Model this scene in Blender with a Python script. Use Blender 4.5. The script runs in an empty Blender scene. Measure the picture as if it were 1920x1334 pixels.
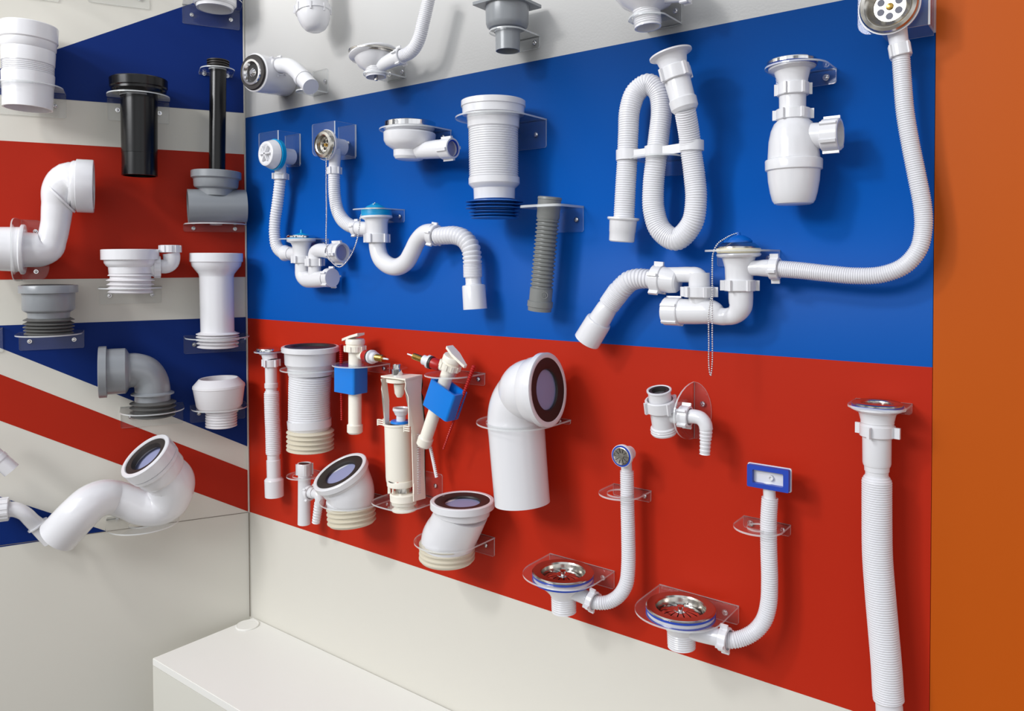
import bpy, bmesh, math, random
from mathutils import Vector, Matrix
random.seed(3)
SC = bpy.context.scene
C = SC.collection
# ------------------------------------------------------------------ camera
FPX = 1436.3
YAW, PITCH, ROLL, PPY = 0.92228, 0.022525, -0.003209, 522.8
PHI = 0.468608                       # the corner opens to 116.8 degrees
ZB = 1.376                           # height of the blue / red border
CAM = Vector((2.07312, -1.38434, ZB + 0.17230))
F = Vector((-math.cos(YAW)*math.cos(PITCH), math.sin(YAW)*math.cos(PITCH), -math.sin(PITCH)))
R_ = F.cross(Vector((0, 0, 1))).normalized(); U_ = R_.cross(F)
R0 = R_*math.cos(ROLL) + U_*math.sin(ROLL); U0 = -R_*math.sin(ROLL) + U_*math.cos(ROLL)
cd = bpy.data.cameras.new('camera'); co = bpy.data.objects.new('camera', cd); C.objects.link(co)
co.matrix_world = Matrix(((R0.x, U0.x, -F.x, CAM.x), (R0.y, U0.y, -F.y, CAM.y), (R0.z, U0.z, -F.z, CAM.z), (0, 0, 0, 1)))
cd.sensor_fit = 'HORIZONTAL'; cd.sensor_width = 36; cd.lens = FPX*36/1920
cd.shift_y = -(667-PPY)/1920; cd.clip_start = 0.02
SC.camera = co
# ------------------------------------------------------------------ light
SC.view_settings.view_transform = 'Standard'; SC.view_settings.look = 'None'
SC.view_settings.gamma = 1; SC.view_settings.exposure = 0.36; SC.view_settings.use_curve_mapping = False
w = bpy.data.worlds.new('hall'); SC.world = w; w.use_nodes = True
nt = w.node_tree; bg = nt.nodes['Background']
tc = nt.nodes.new('ShaderNodeTexCoord'); sp = nt.nodes.new('ShaderNodeSeparateXYZ'); cr = nt.nodes.new('ShaderNodeValToRGB')
nt.links.new(tc.outputs['Generated'], sp.inputs[0])
mr = nt.nodes.new('ShaderNodeMapRange'); mr.inputs['From Min'].default_value = -1
nt.links.new(sp.outputs['Z'], mr.inputs['Value']); nt.links.new(mr.outputs[0], cr.inputs[0]); nt.links.new(cr.outputs[0], bg.inputs[0])
cr.color_ramp.elements[0].color = (0.64, 0.62, 0.58, 1); cr.color_ramp.elements[0].position = 0.3
cr.color_ramp.elements[1].color = (0.66, 0.69, 0.74, 1); cr.color_ramp.elements[1].position = 0.7
nz = nt.nodes.new('ShaderNodeTexNoise'); nz.inputs['Scale'].default_value = 3.2; nz.inputs['Detail'].default_value = 1.5
nt.links.new(tc.outputs['Generated'], nz.inputs['Vector'])
m2 = nt.nodes.new('ShaderNodeMapRange'); m2.inputs['From Min'].default_value = .42; m2.inputs['From Max'].default_value = .58
m2.inputs['To Min'].default_value = .24; m2.inputs['To Max'].default_value = 1.22
nt.links.new(nz.outputs['Fac'], m2.inputs['Value']); nt.links.new(m2.outputs[0], bg.inputs[1])
def area(name, loc, tgt, sx, sy, power, col):
    l = bpy.data.lights.new(name, 'AREA'); l.shape = 'RECTANGLE'; l.size = sx; l.size_y = sy; l.energy = power; l.color = col
    o = bpy.data.objects.new(name, l); C.objects.link(o); o.location = loc
    o.rotation_euler = (Vector(tgt)-Vector(loc)).to_track_quat('-Z', 'Y').to_euler(); return o
area('hall_light', (0.1, -2.7, 3.6), (0.6, 0, 1.3), 0.34, 0.34, 18, (1, 0.985, 0.97))
area('hall_light', (-0.5, -3.3, 3.9), (0.7, 0, 1.35), 0.34, 0.34, 13, (0.95, 0.97, 1))
area('hall_light', (-0.1, -4.3, 3.2), (0.9, 0, 1.2), 2.2, 0.9, 82, (0.97, 0.98, 1))
# ------------------------------------------------------------------ helpers
def lin(c):
    return tuple((x/12.92 if x <= .04045 else ((x+.055)/1.055)**2.4) for x in [v/255 for v in c]) + (1,)
def mat(name, col, rough=.3, metal=0., coat=0., bump=0., bscale=200, sss=0., spec=.5):
    m = bpy.data.materials.new(name); m.use_nodes = True; n = m.node_tree; b = n.nodes['Principled BSDF']
    b.inputs['Base Color'].default_value = lin(col); b.inputs['Roughness'].default_value = rough
    b.inputs['Metallic'].default_value = metal; b.inputs['Coat Weight'].default_value = coat; b.inputs['Coat Roughness'].default_value = .12
    b.inputs['Specular IOR Level'].default_value = spec
    tc = n.nodes.new('ShaderNodeTexCoord'); ns = n.nodes.new('ShaderNodeTexNoise'); ns.inputs['Scale'].default_value = bscale
    n.links.new(tc.outputs['Object'], ns.inputs['Vector'])
    mr = n.nodes.new('ShaderNodeMapRange'); mr.inputs['To Min'].default_value = max(.02, rough-.04); mr.inputs['To Max'].default_value = rough+.04
    n.links.new(ns.outputs['Fac'], mr.inputs['Value']); n.links.new(mr.outputs[0], b.inputs['Roughness'])
    if bump:
        bp = n.nodes.new('ShaderNodeBump'); bp.inputs['Strength'].default_value = bump; bp.inputs['Distance'].default_value = .001
        n.links.new(ns.outputs['Fac'], bp.inputs['Height']); n.links.new(bp.outputs[0], b.inputs['Normal'])
    return m
def acryl(name, body, bcol, rough, tint=(.993, .996, .997, 1)):
    m = bpy.data.materials.new(name); m.use_nodes = True; n = m.node_tree; n.nodes.clear()
    out = n.nodes.new('ShaderNodeOutputMaterial'); tr = n.nodes.new('ShaderNodeBsdfTransparent'); tr.inputs[0].default_value = tint
    gl = n.nodes.new('ShaderNodeBsdfGlossy'); gl.inputs['Roughness'].default_value = rough
    lw = n.nodes.new('ShaderNodeLayerWeight'); pw = n.nodes.new('ShaderNodeMath'); pw.operation = 'POWER'; pw.inputs[1].default_value = 4.5
    fr = n.nodes.new('ShaderNodeMapRange'); fr.inputs['To Min'].default_value = .02; fr.inputs['To Max'].default_value = .9
    n.links.new(lw.outputs['Facing'], pw.inputs[0]); n.links.new(pw.outputs[0], fr.inputs['Value'])
    mx = n.nodes.new('ShaderNodeMixShader'); n.links.new(fr.outputs[0], mx.inputs[0]); n.links.new(tr.outputs[0], mx.inputs[1]); n.links.new(gl.outputs[0], mx.inputs[2])
    df = n.nodes.new('ShaderNodeBsdfPrincipled'); df.inputs['Base Color'].default_value = bcol; df.inputs['Roughness'].default_value = .15
    m2 = n.nodes.new('ShaderNodeMixShader'); m2.inputs[0].default_value = body
    n.links.new(mx.outputs[0], m2.inputs[1]); n.links.new(df.outputs[0], m2.inputs[2]); n.links.new(m2.outputs[0], out.inputs[0]); return m
M = dict(
 white=mat('white_plastic', (230, 230, 233), .22, coat=.4), soft=mat('white_polypropylene', (227, 227, 231), .34),
 cream=mat('cream_plastic', (245, 240, 226), .35), grey=mat('grey_pvc', (140, 144, 148), .3, coat=.2), ggrey=mat('warm_grey_plastic', (128, 130, 128), .38),
 dgrey=mat('dark_grey_rubber', (92, 92, 90), .5), black=mat('black_plastic', (9, 9, 10), .24, coat=.1, spec=.35), rubber=mat('black_rubber', (42, 37, 35), .5),
 beige=mat('beige_rubber', (214, 206, 186), .5), wrub=mat('white_rubber', (226, 224, 226), .45), blue=mat('blue_float_plastic', (0, 124, 222), .3),
 cyan=mat('cyan_plastic', (0, 152, 208), .35), dblue=mat('blue_rubber', (0, 92, 178), .42), plug=mat('blue_plug', (0, 96, 190), .35), gask=mat('blue_gasket', (28, 66, 176), .4),
 chrome=mat('chrome', (225, 225, 226), .08, 1), steel=mat('brushed_steel', (200, 196, 188), .2, 1), brass=mat('brass', (196, 158, 84), .25, 1),
 red=mat('red_plastic', (178, 22, 16), .35), inner=mat('pale_inner_plastic', (150, 154, 190), .5), ivory=mat('ivory_washer', (226, 218, 188), .4),
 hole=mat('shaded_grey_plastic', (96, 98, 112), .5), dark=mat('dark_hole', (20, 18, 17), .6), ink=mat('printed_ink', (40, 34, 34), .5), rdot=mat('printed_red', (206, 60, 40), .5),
 acr=acryl('clear_acrylic', .015, (.9, .93, .95, 1), .03), edge=acryl('acrylic_edge', .55, (.86, .89, .90, 1), .08),
 wblue=mat('panel_blue', (0, 84, 172), .5, bump=.02, spec=.14), wred=mat('panel_red', (182, 40, 17), .5, bump=.02, spec=.14), wwhite=mat('panel_white', (244, 242, 238), .5, bump=.02, spec=.14),
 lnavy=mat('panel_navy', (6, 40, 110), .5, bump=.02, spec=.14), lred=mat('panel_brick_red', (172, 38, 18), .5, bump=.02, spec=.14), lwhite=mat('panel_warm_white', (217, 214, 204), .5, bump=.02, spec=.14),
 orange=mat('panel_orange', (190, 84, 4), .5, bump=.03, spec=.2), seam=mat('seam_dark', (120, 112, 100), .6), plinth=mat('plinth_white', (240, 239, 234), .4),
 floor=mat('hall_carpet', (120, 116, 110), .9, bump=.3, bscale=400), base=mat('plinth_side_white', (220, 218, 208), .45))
def ray(x, y): return F + R0*((x-960)/FPX) - U0*((y-PPY)/FPX)
WALL = {'R': (Vector((1, 0, 0)), Vector((0, -1, 0))), 'L': (Vector((math.sin(PHI), math.cos(PHI), 0)), Vector((math.cos(PHI), -math.sin(PHI), 0)))}
def at(W, x, y, d=0.):                      # the point of the picture at distance d in front of wall W
    N = WALL[W][1]; r = ray(x, y); return CAM + r*((d - CAM.dot(N))/r.dot(N))
def atz(x, y, z):
    r = ray(x, y); return CAM + r*((z-CAM.z)/r.z)
def pxm(p): return (p-CAM).dot(F)/FPX
def proj(p): v = p-CAM; z = v.dot(F); return (v.dot(R0)*FPX/z, -v.dot(U0)*FPX/z)
def pxr(P, n):                              # metres per picture pixel across a round part with axis n
    v = (P-CAM).normalized(); n = n.normalized()
    if abs(n.dot(v)) > .93: return pxm(P)
    q = n.cross(v).normalized()*.01; a = proj(P); b = proj(P+q); c = proj(P+n*.01)
    ax, ay = c[0]-a[0], c[1]-a[1]; L = math.hypot(ax, ay); d = abs((b[0]-a[0])*ay-(b[1]-a[1])*ax)/L
    return .01/max(d, 1e-6)
def loc(W, u, n, z): a, b = WALL[W]; return a*u + b*n + Vector((0, 0, z))
def uvw(W, p): return p.dot(WALL[W][0]), p.dot(WALL[W][1]), p.z
def facing(p, dx, dy, rho):                 # a direction that leans towards picture direction (dx,dy)
    t = (CAM-p).normalized(); s = (R0*dx - U0*dy); s = (s - t*s.dot(t)).normalized()
    return (t*rho + s*math.sqrt(1-rho*rho)).normalized()
UP = Vector((0, 0, 1))
def frame(d):
    a = UP if abs(d.z) < .9 else Vector((1, 0, 0)); x = a.cross(d).normalized(); return x, d.cross(x).normalized()
def emit(name, bm, mats, parent=None, origin=None, angle=32):
    bmesh.ops.remove_doubles(bm, verts=bm.verts, dist=1e-5)
    bmesh.ops.dissolve_degenerate(bm, edges=bm.edges, dist=1e-6)
    bmesh.ops.recalc_face_normals(bm, faces=bm.faces)
    o_ = origin if origin is not None else (parent.location if parent is not None else Vector((0, 0, 0)))
    if parent is not None and parent.get('org') is not None: o_ = Vector(parent['org'])
    for v in bm.verts: v.co -= o_
    me = bpy.data.meshes.new(name); bm.to_mesh(me); bm.free()
    for m in (mats if isinstance(mats, (list, tuple)) else [mats]): me.materials.append(M[m])
    for p in me.polygons: p.use_smooth = True
    me.set_sharp_from_angle(angle=math.radians(angle))
    o = bpy.data.objects.new(name, me); C.objects.link(o)
    if parent is not None: o.parent = parent
    else: o.location = o_
    return o
def revolve(bm, P, n, prof, seg=48, mi=0):  # prof: (s, r) metres, s along n
    x, y = frame(n); prev = None
    for s, r in prof:
        c = P + n*s
        if r < 1e-5: ring = [bm.verts.new(c)]
        else: ring = [bm.verts.new(c + x*(r*math.cos(2*math.pi*k/seg)) + y*(r*math.sin(2*math.pi*k/seg))) for k in range(seg)]
        if prev is not None:
            L = max(len(ring), len(prev))
            if L > 1:
                for k in range(L):
                    k2 = (k+1) % L
                    vs = [prev[k % len(prev)], prev[k2 % len(prev)], ring[k2 % len(ring)], ring[k % len(ring)]]
                    u = []
                    for v in vs:
                        if v not in u: u.append(v)
                    if len(u) > 2:
                        f = bm.faces.new(u); f.material_index = mi
        prev = ring
def box(bm, c, ax, ay, az, sx, sy, sz, mi=0):
    vs = [bm.verts.new(c + ax*(sx*i) + ay*(sy*j) + az*(sz*k)) for i in (-1, 1) for j in (-1, 1) for k in (-1, 1)]
    for q in ((0, 1, 3, 2), (4, 6, 7, 5), (0, 4, 5, 1), (2, 3, 7, 6), (0, 2, 6, 4), (1, 5, 7, 3)): bm.faces.new([vs[i] for i in q]).material_index = mi
def prism(bm, pts, off, mf=0, ms=0, caps=True):
    a = [bm.verts.new(p) for p in pts]; b = [bm.verts.new(p+off) for p in pts]
    if caps: bm.faces.new(a[::-1]).material_index = mf; bm.faces.new(b).material_index = mf
    for i in range(len(a)):
        j = (i+1) % len(a); bm.faces.new((a[i], a[j], b[j], b[i])).material_index = ms
def rrect(x0, x1, y0, y1, rad, corners=(1, 1, 1, 1), n=6):   # bl, br, tr, tl
    out = []
    for (cx, cy, a0, on) in ((x0, y0, 180, corners[0]), (x1, y0, 270, corners[1]), (x1, y1, 0, corners[2]), (x0, y1, 90, corners[3])):
        if not on: out.append((cx, cy)); continue
        rad_ = rad if on == 1 else on
        ox = cx + (rad_ if cx == x0 else -rad_); oy = cy + (rad_ if cy == y0 else -rad_)
        for k in range(n+1):
            a = math.radians(a0 + 90*k/n); out.append((ox+rad_*math.cos(a), oy+rad_*math.sin(a)))
    return out
def catmull(pts, n=14):                     # pts: (Vector, r)
    if len(pts) == 2: return [(pts[0][0].lerp(pts[1][0], k/n), pts[0][1]+(pts[1][1]-pts[0][1])*k/n) for k in range(n+1)]
    q = [(pts[0][0]*2-pts[1][0], pts[0][1])] + list(pts) + [(pts[-1][0]*2-pts[-2][0], pts[-1][1])]
    out = []
    for i in range(1, len(q)-2):
        p0, p1, p2, p3 = q[i-1][0], q[i][0], q[i+1][0], q[i+2][0]
        t0 = 0; t1 = t0+max((p1-p0).length, 1e-6)**.5; t2 = t1+max((p2-p1).length, 1e-6)**.5; t3 = t2+max((p3-p2).length, 1e-6)**.5
        for k in range(n):
            t = t1+(t2-t1)*k/n
            a1 = p0*((t1-t)/(t1-t0))+p1*((t-t0)/(t1-t0)); a2 = p1*((t2-t)/(t2-t1))+p2*((t-t1)/(t2-t1)); a3 = p2*((t3-t)/(t3-t2))+p3*((t-t2)/(t3-t2))
            b1 = a1*((t2-t)/(t2-t0))+a2*((t-t0)/(t2-t0)); b2 = a2*((t3-t)/(t3-t1))+a3*((t-t1)/(t3-t1))
            f = k/n; out.append((b1*((t2-t)/(t2-t1))+b2*((t-t1)/(t2-t1)), q[i][1]*(1-f)+q[i+1][1]*f))
    out.append((pts[-1][0], pts[-1][1])); return out
def resample(c, step):
    out = [c[0]]; acc = 0.; i = 0; S = [0.]
    for k in range(1, len(c)): S.append(S[-1]+(c[k][0]-c[k-1][0]).length)
    n = max(2, round(S[-1]/step)); j = 0; res = []
    for k in range(n+1):
        s = S[-1]*k/n
        while j < len(S)-2 and S[j+1] < s: j += 1
        f = (s-S[j])/max(1e-9, S[j+1]-S[j]); res.append((c[j][0].lerp(c[j+1][0], f), c[j][1]+(c[j+1][1]-c[j][1])*f))
    return res
def tube(bm, c, seg=32, open0=0., open1=0., cap0=True, cap1=True, mi=0):
    n = len(c); T = []
    for i in range(n): T.append((c[min(i+1, n-1)][0]-c[max(i-1, 0)][0]).normalized())
    x = frame(T[0])[0]; rings = []
    def ring(p, r, x, y): return [bm.verts.new(p+x*(r*math.cos(2*math.pi*k/seg))+y*(r*math.sin(2*math.pi*k/seg))) for k in range(seg)]
    fr = []
    for i in range(n):
        x = (x - T[i]*x.dot(T[i])).normalized(); fr.append((x, T[i].cross(x)))
    seq = []
    if open0: seq += [(c[0][0]+T[0]*open0, c[0][1]*.86, fr[0]), (c[0][0], c[0][1]*.88, fr[0])]
    seq += [(c[i][0], c[i][1], fr[i]) for i in range(n)]
    if open1: seq += [(c[-1][0], c[-1][1]*.88, fr[-1]), (c[-1][0]-T[-1]*open1, c[-1][1]*.86, fr[-1])]
    for p, r, f in seq: rings.append(ring(p, r, *f))
    for a, b in zip(rings, rings[1:]):
        for k in range(seg): bm.faces.new((a[k], a[(k+1) % seg], b[(k+1) % seg], b[k])).material_index = mi
    if cap0: bm.faces.new(rings[0][::-1]).material_index = mi
    if cap1: bm.faces.new(rings[-1]).material_index = mi
# ------------------------------------------------------------------ things
class Thing:
    def __init__(s, name, label, cat, W, x, y, d=.07, group=None):
        s.W = W; s.d = d; o = bpy.data.objects.new(name, None); o.empty_display_size = .02; C.objects.link(o)
        o.location = at(W, x, y, d); o['label'] = label; o['category'] = cat
        if group: o['group'] = group
        s.o = o; s.U, s.N = WALL[W]
    def p(s, x, y, d=None): return at(s.W, x, y, s.d if d is None else d)
    def put(s, name, bm, m, parent=None, label=None, angle=32):
        o_ = s.o.location.copy()
        for v in bm.verts: v.co -= o_
        ob = emit(name, bm, m, None, Vector((0, 0, 0)), angle); ob.parent = parent or s.o
        if label: ob['label'] = label
        return ob
    # lathe between two picture points; prof (t px from A towards B, r px)
    def lathe(s, name, m, A, B, prof, parent=None, label=None, seg=48, d=None, angle=32):
        pa = s.p(*A[:2], A[2] if len(A) > 2 else d); pb = s.p(*B[:2], B[2] if len(B) > 2 else d)
        L = math.hypot(B[0]-A[0], B[1]-A[1]); n = (pb-pa); k = n.length/L; n.normalize(); r = pxr(pa, n); r2 = pxr(pb, n)
        bm = bmesh.new(); revolve(bm, pa, n, [(t*k, q*(r+(r2-r)*t/L)) for t, q in prof], seg)
        return s.put(name, bm, m, parent, label, angle)
    # vertical-ish lathe; prof in (y, half width), centre x from c0 (first y) to c1 (last y)
    def vl(s, name, m, cx, prof, cx1=None, parent=None, label=None, seg=48, d=None, angle=32):
        ys = [q[0] for q in prof]; y0, y1 = min(ys), max(ys)
        if y1-y0 < 1: y1 = y0+1
        return s.lathe(name, m, (cx, y0), (cx if cx1 is None else cx1, y1), [(y-y0, r) for y, r in prof], parent, label, seg, d, angle)
    # disc-like parts: centre point, world direction, prof (s px, r px)
    def disc(s, name, m, P, n, prof, parent=None, label=None, seg=48, angle=32):
        if not isinstance(P, Vector): P = s.p(*P)
        k = pxm(P); kr = pxr(P, n); bm = bmesh.new(); revolve(bm, P, n, [(a*k, r*kr) for a, r in prof], seg); return s.put(name, bm, m, parent, label, angle)
    def sweep(s, name, m, st, ribs=None, o0=0., o1=0., parent=None, label=None, seg=32, step=3., smooth=True, sub=None):
        pts = []
        for q in st:
            if isinstance(q[0], Vector): pts.append((q[0], q[1]))
            else: pts.append((s.p(q[0], q[1], q[3] if len(q) > 3 else None), q[2]))
        m_ = len(pts)-1; pts = [(p, r*pxr(p, pts[min(i+1, m_)][0]-pts[max(i-1, 0)][0])) for i, (p, r) in enumerate(pts)]
        c = catmull(pts) if smooth else pts
        k = pxm(c[0][0])
        if ribs:
            pitch, amp = ribs[0]*k, ribs[1]*k; n = max(4, round(sum((a[0]-b[0]).length for a, b in zip(c, c[1:]))/pitch)*4)
            tot = sum((a[0]-b[0]).length for a, b in zip(c, c[1:])); c = resample(c, tot/n)
            pat = ribs[2] if len(ribs) > 2 else (0, 0, -1, -1)
            c = [(p, r+amp*pat[i % 4]) for i, (p, r) in enumerate(c)]
        elif smooth: c = resample(c, step*k)
        bm = bmesh.new(); tube(bm, c, seg, o0*k, o1*k); return s.put(name, bm, m, parent, label, 40)
    # wing nut: centre picture point, axis, half length, radius in px
    def nut(s, P, n, hl, r, wings=5, ww=.2, wr=.24, ph=.3, m='white', parent=None, hole=.8, name='union_nut', full=False):
        if not isinstance(P, Vector): P = s.p(*P)
        k = pxm(P); kr = pxr(P, n); bm = bmesh.new(); e = .12*hl
        revolve(bm, P, n, [(a*k, q*kr) for a, q in ((-hl, 0 if hole == 0 else r*hole), (-hl, r*.95), (-hl+e, r), (hl-e, r), (hl, r*.95), (hl, 0 if hole == 0 else r*hole))] + ([(0, r*hole*kr), (-hl*k, r*hole*kr)] if hole else []), 40)
        x, y = frame(n)
        for i in range(wings):
            a = 2*math.pi*(i+ph)/wings; v = x*math.cos(a)+y*math.sin(a); t = -x*math.sin(a)+y*math.cos(a)
            box(bm, P+v*(r*(1+wr/2-.04)*kr), v, t, n, r*(wr/2+.04)*kr, r*ww/2*kr, hl*(1. if full else .92)*k)
        return s.put(name, bm, m, parent)
    def chain(s, name, pts, r=1.5, gap=3.6, parent=None):
        c = catmull([(s.p(x, y, dd), 1.) for x, y, dd in pts], 30); k = pxm(c[0][0]); c = resample(c, gap*k); bm = bmesh.new()
        for p, _ in c: bmesh.ops.create_icosphere(bm, subdivisions=2, radius=r*k, matrix=Matrix.Translation(p))
        tube(bm, [(p, r*.25*k) for p, _ in c], 5)
        return s.put(name, bm, 'chrome', parent)
def ybox(y0, y1, h, c=0): return y0
def fins(ys, hf, hc, th=1.3, droop=1.5):    # fin discs around a core, profile for vl
    out = [(ys[0]-4, 0), (ys[0]-4, hc)]
    for i, y in enumerate(ys):
        h = hf[i] if isinstance(hf, (list, tuple)) else hf
        out += [(y-th-droop, hc), (y-.4, h), (y+.5, h), (y+th-droop*.3, hc)]
    out += [(ys[-1]+2, hc), (ys[-1]+2, 0)]
    return out
def screw(parent, W, u, z, n=.0035, r=.0042):
    bm = bmesh.new(); p = loc(W, u, n, z); N = WALL[W][1]
    revolve(bm, p, N, [(0, 0), (0, r), (r*.35, r*.96), (r*.7, r*.6), (r*.75, r*.25), (r*.45, r*.2), (r*.45, 0)], 20)
    revolve(bm, p, N, [(0, r*1.35), (.0006, r*1.35), (.0006, r*.9)], 20)
    for v in bm.verts: v.co -= parent.location
    o = emit('screw', bm, 'chrome', None, Vector((0, 0, 0))); o.parent = parent; return o
# L-shaped clear bracket: level shelf with a hole, upright plate on the wall
def bracket(W, ax, edge, yend, hole, label, front=None, w=None, sc='both', shape=2.0, th=.0034, zy=None, group='clear acrylic brackets'):
    d = ax[2]; A = at(W, *ax); uc, _, zs = uvw(W, A); E_ = at(W, *edge); ue = uvw(W, E_)[0]
    w = w or abs(ue-uc); zend = at(W, edge[0], yend).z; rh = hole*pxr(A, UP); front = front or w*.98
    front = max(front, rh+.004); w = max(w, rh+.004)
    bm = bmesh.new(); ang = sorted(set([2*math.pi*k/64 for k in range(64)] + [math.atan2(-d, w) % (2*math.pi), math.atan2(-d, -w) % (2*math.pi)]))
    rh = min(rh, d-.002)
    def outer(t):
        c, s_ = math.cos(t), math.sin(t)
        if s_ >= 0: return (abs(c/w)**shape + abs(s_/front)**shape)**(-1/shape)
        return min(w/abs(c) if abs(c) > 1e-6 else 9, d/abs(s_))
    rings = []
    for z in (zs-th/2, zs+th/2):
        rings.append(([bm.verts.new(loc(W, uc+outer(t)*math.cos(t), d+outer(t)*math.sin(t), z)) for t in ang], [bm.verts.new(loc(W, uc+rh*math.cos(t), d+rh*math.sin(t), z)) for t in ang]))
    n = len(ang); (o0, i0), (o1, i1) = rings
    for k in range(n):
        j = (k+1) % n
        bm.faces.new((o0[k], o0[j], i0[j], i0[k])); bm.faces.new((o1[k], i1[k], i1[j], o1[j]))
        bm.faces.new((o0[k], o1[k], o1[j], o0[j])).material_index = 1; bm.faces.new((i0[k], i0[j], i1[j], i1[k])).material_index = 1
    z0, z1 = (zend, zs+th/2) if zend < zs else (zs-th/2, zend)
    cor = (1, 1, 0, 0) if zend < zs else (0, 0, 1, 1)
    pts = [loc(W, u, .0008, z) for u, z in rrect(uc-w, uc+w, z0, z1, min(.005, abs(z1-z0)*.4), cor)]
    prism(bm, pts, WALL[W][1]*.003, 0, 1)
    O = loc(W, uc, 0, zs); o = emit('acrylic_bracket', bm, ['acr', 'edge'], None, O, 30)
    o['label'] = label; o['category'] = 'bracket'; o['group'] = group
    zc = (zs+zend)/2
    for sg in ((-1, 1) if sc == 'both' else ((1,) if sc == 'r' else (-1,))): screw(o, W, uc+sg*w*.68, zc)
    return o
# bracket with a plate parallel to the wall, a side and a tab on the wall
def cbracket(W, x0, x1, ytop, ybot, d, xw, hole, label, rbot=.018, scx=.6):
    tl = at(W, x0, ytop[0], d); br = at(W, x1, ytop[1], d); u0, _, z1 = uvw(W, tl); u1, _, z1b = uvw(W, br); z1 = (z1+z1b)/2
    z0 = at(W, x1, ybot, d).z; th = .003
    bm = bmesh.new(); hx, hy, hr = hole; H = at(W, hx, hy, d); hu, _, hz = uvw(W, H); rh = hr*pxm(H)
    out = rrect(u0, u1, z0, z1, rbot, (1, 0, 0, .005), 10)
    # front plate with hole
    angs = []
    def ins(t):
        c, s_ = math.cos(t), math.sin(t); best = 9
        for i in range(len(out)):
            (xa, ya), (xb, yb) = out[i], out[(i+1) % len(out)]; dx, dy = xb-xa, yb-ya; den = c*dy - s_*dx
            if abs(den) < 1e-12: continue
            t_ = ((xa-hu)*dy - (ya-hz)*dx)/den; q = ((xa-hu)*s_ - (ya-hz)*c)/den
            if t_ > 0 and -1e-6 <= q <= 1+1e-6: best = min(best, t_)
        return best
    angs = sorted(set([2*math.pi*k/48 for k in range(48)] + [math.atan2(y-hz, x-hu) % (2*math.pi) for x, y in out]))
    L = []
    for n_ in (d-th/2, d+th/2):
        L.append(([bm.verts.new(loc(W, hu+ins(t)*math.cos(t), n_, hz+ins(t)*math.sin(t))) for t in angs], [bm.verts.new(loc(W, hu+rh*math.cos(t), n_, hz+rh*math.sin(t))) for t in angs]))
    n = len(angs)
    for k in range(n):
        j = (k+1) % n
        for a, b, m_ in ((L[0][0], L[0][1], 0), (L[1][0], L[1][1], 0), (L[0][0], L[1][0], 1), (L[0][1], L[1][1], 1)):
            bm.faces.new((a[k], a[j], b[j], b[k])).material_index = m_
    # side plate and wall tab
    prism(bm, [loc(W, u1, n_, z) for n_, z in ((0.0008, z0), (d, z0), (d, z1), (0.0008, z1))], WALL[W][0]*th, 0, 1)
    prism(bm, [loc(W, u, .0008, z) for u, z in rrect(u1-(u1-u0)*.75, u1, z0-.004, z1, rbot, (1, 0, 0, 0), 8)], WALL[W][1]*th, 0, 1)
    O = loc(W, (u0+u1)/2, 0, z1); o = emit('acrylic_bracket', bm, ['acr', 'edge'], None, O, 30)
    o['label'] = label; o['category'] = 'bracket'; o['group'] = 'clear acrylic brackets'
    screw(o, W, u1-(u1-u0)*.3, z0+(z1-z0)*.45); return o
# bracket folded along an upright line: wall leaf and a leaf sticking out
def sidebracket(W, xb, yt, yb, xr, d, hole, label, sgn=1, leaf=True, scr=(.5,)):
    B1 = at(W, xb, yt); B0 = at(W, xb, yb); ub = uvw(W, B1)[0]; z1, z0 = B1.z, B0.z; ur = uvw(W, at(W, xr, (yt+yb)/2))[0]; th = .003
    bm = bmesh.new(); zc = (z0+z1)/2; h = (z1-z0)/2; N = 14
    pr = 2. if leaf else 5.
    half = lambda ext: [(ext*math.cos(a)**(2/pr) if math.cos(a) > 1e-9 else 0., (1 if math.sin(a) >= 0 else -1)*h*abs(math.sin(a))**(2/pr)) for a in [math.radians(-90+180*k/N) for k in range(N+1)]]
    prism(bm, [loc(W, ub+a, .0008, zc+b) for a, b in half(ur-ub)], WALL[W][1]*th, 0, 1)
    hx = half(d*1.5+hole*pxm(B1)); out = [loc(W, ub, a, zc+b) for a, b in hx]
    rh = hole*pxm(B1); K = 2*(N+1)
    o3 = []; i3 = []
    ring = hx + [(0., hx[-1][1]*(1-2*k/(N+1))) for k in range(1, N+1)]
    for a, b in ring:
        t = math.atan2(b, a-d*.9); i3.append((d*.9+min(rh, d*.85)*math.cos(t), min(rh, d*.85)*math.sin(t)))
    vs = [[bm.verts.new(loc(W, ub-sgn*q, a, zc+b)) for a, b in lst] for q in (0, th) for lst in (ring, i3)]
    n = len(ring)
    for k in range(n):
        j = (k+1) % n
        for A_, B_, m_ in ((vs[0], vs[1], 0), (vs[2], vs[3], 0), (vs[0], vs[2], 1), (vs[1], vs[3], 1)):
            bm.faces.new((A_[k], A_[j], B_[j], B_[k])).material_index = m_
    o = emit('acrylic_bracket', bm, ['acr', 'edge'], None, loc(W, ub, 0, zc), 30); o['label'] = label; o['category'] = 'bracket'; o['group'] = 'clear acrylic brackets'
    for q in scr: screw(o, W, ub+(ur-ub)*.5, zc+h*q)
    return o
def struct(name, bm, mats, org=None):
    o = emit(name, bm, mats, None, org or Vector((0, 0, 0))); o['kind'] = 'structure'; return o
X_ = Vector((1, 0, 0)); OUT = Vector((0, -1, 0)); LU, LN = WALL['L']; DN = Vector((0, 0, -1))
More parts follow.
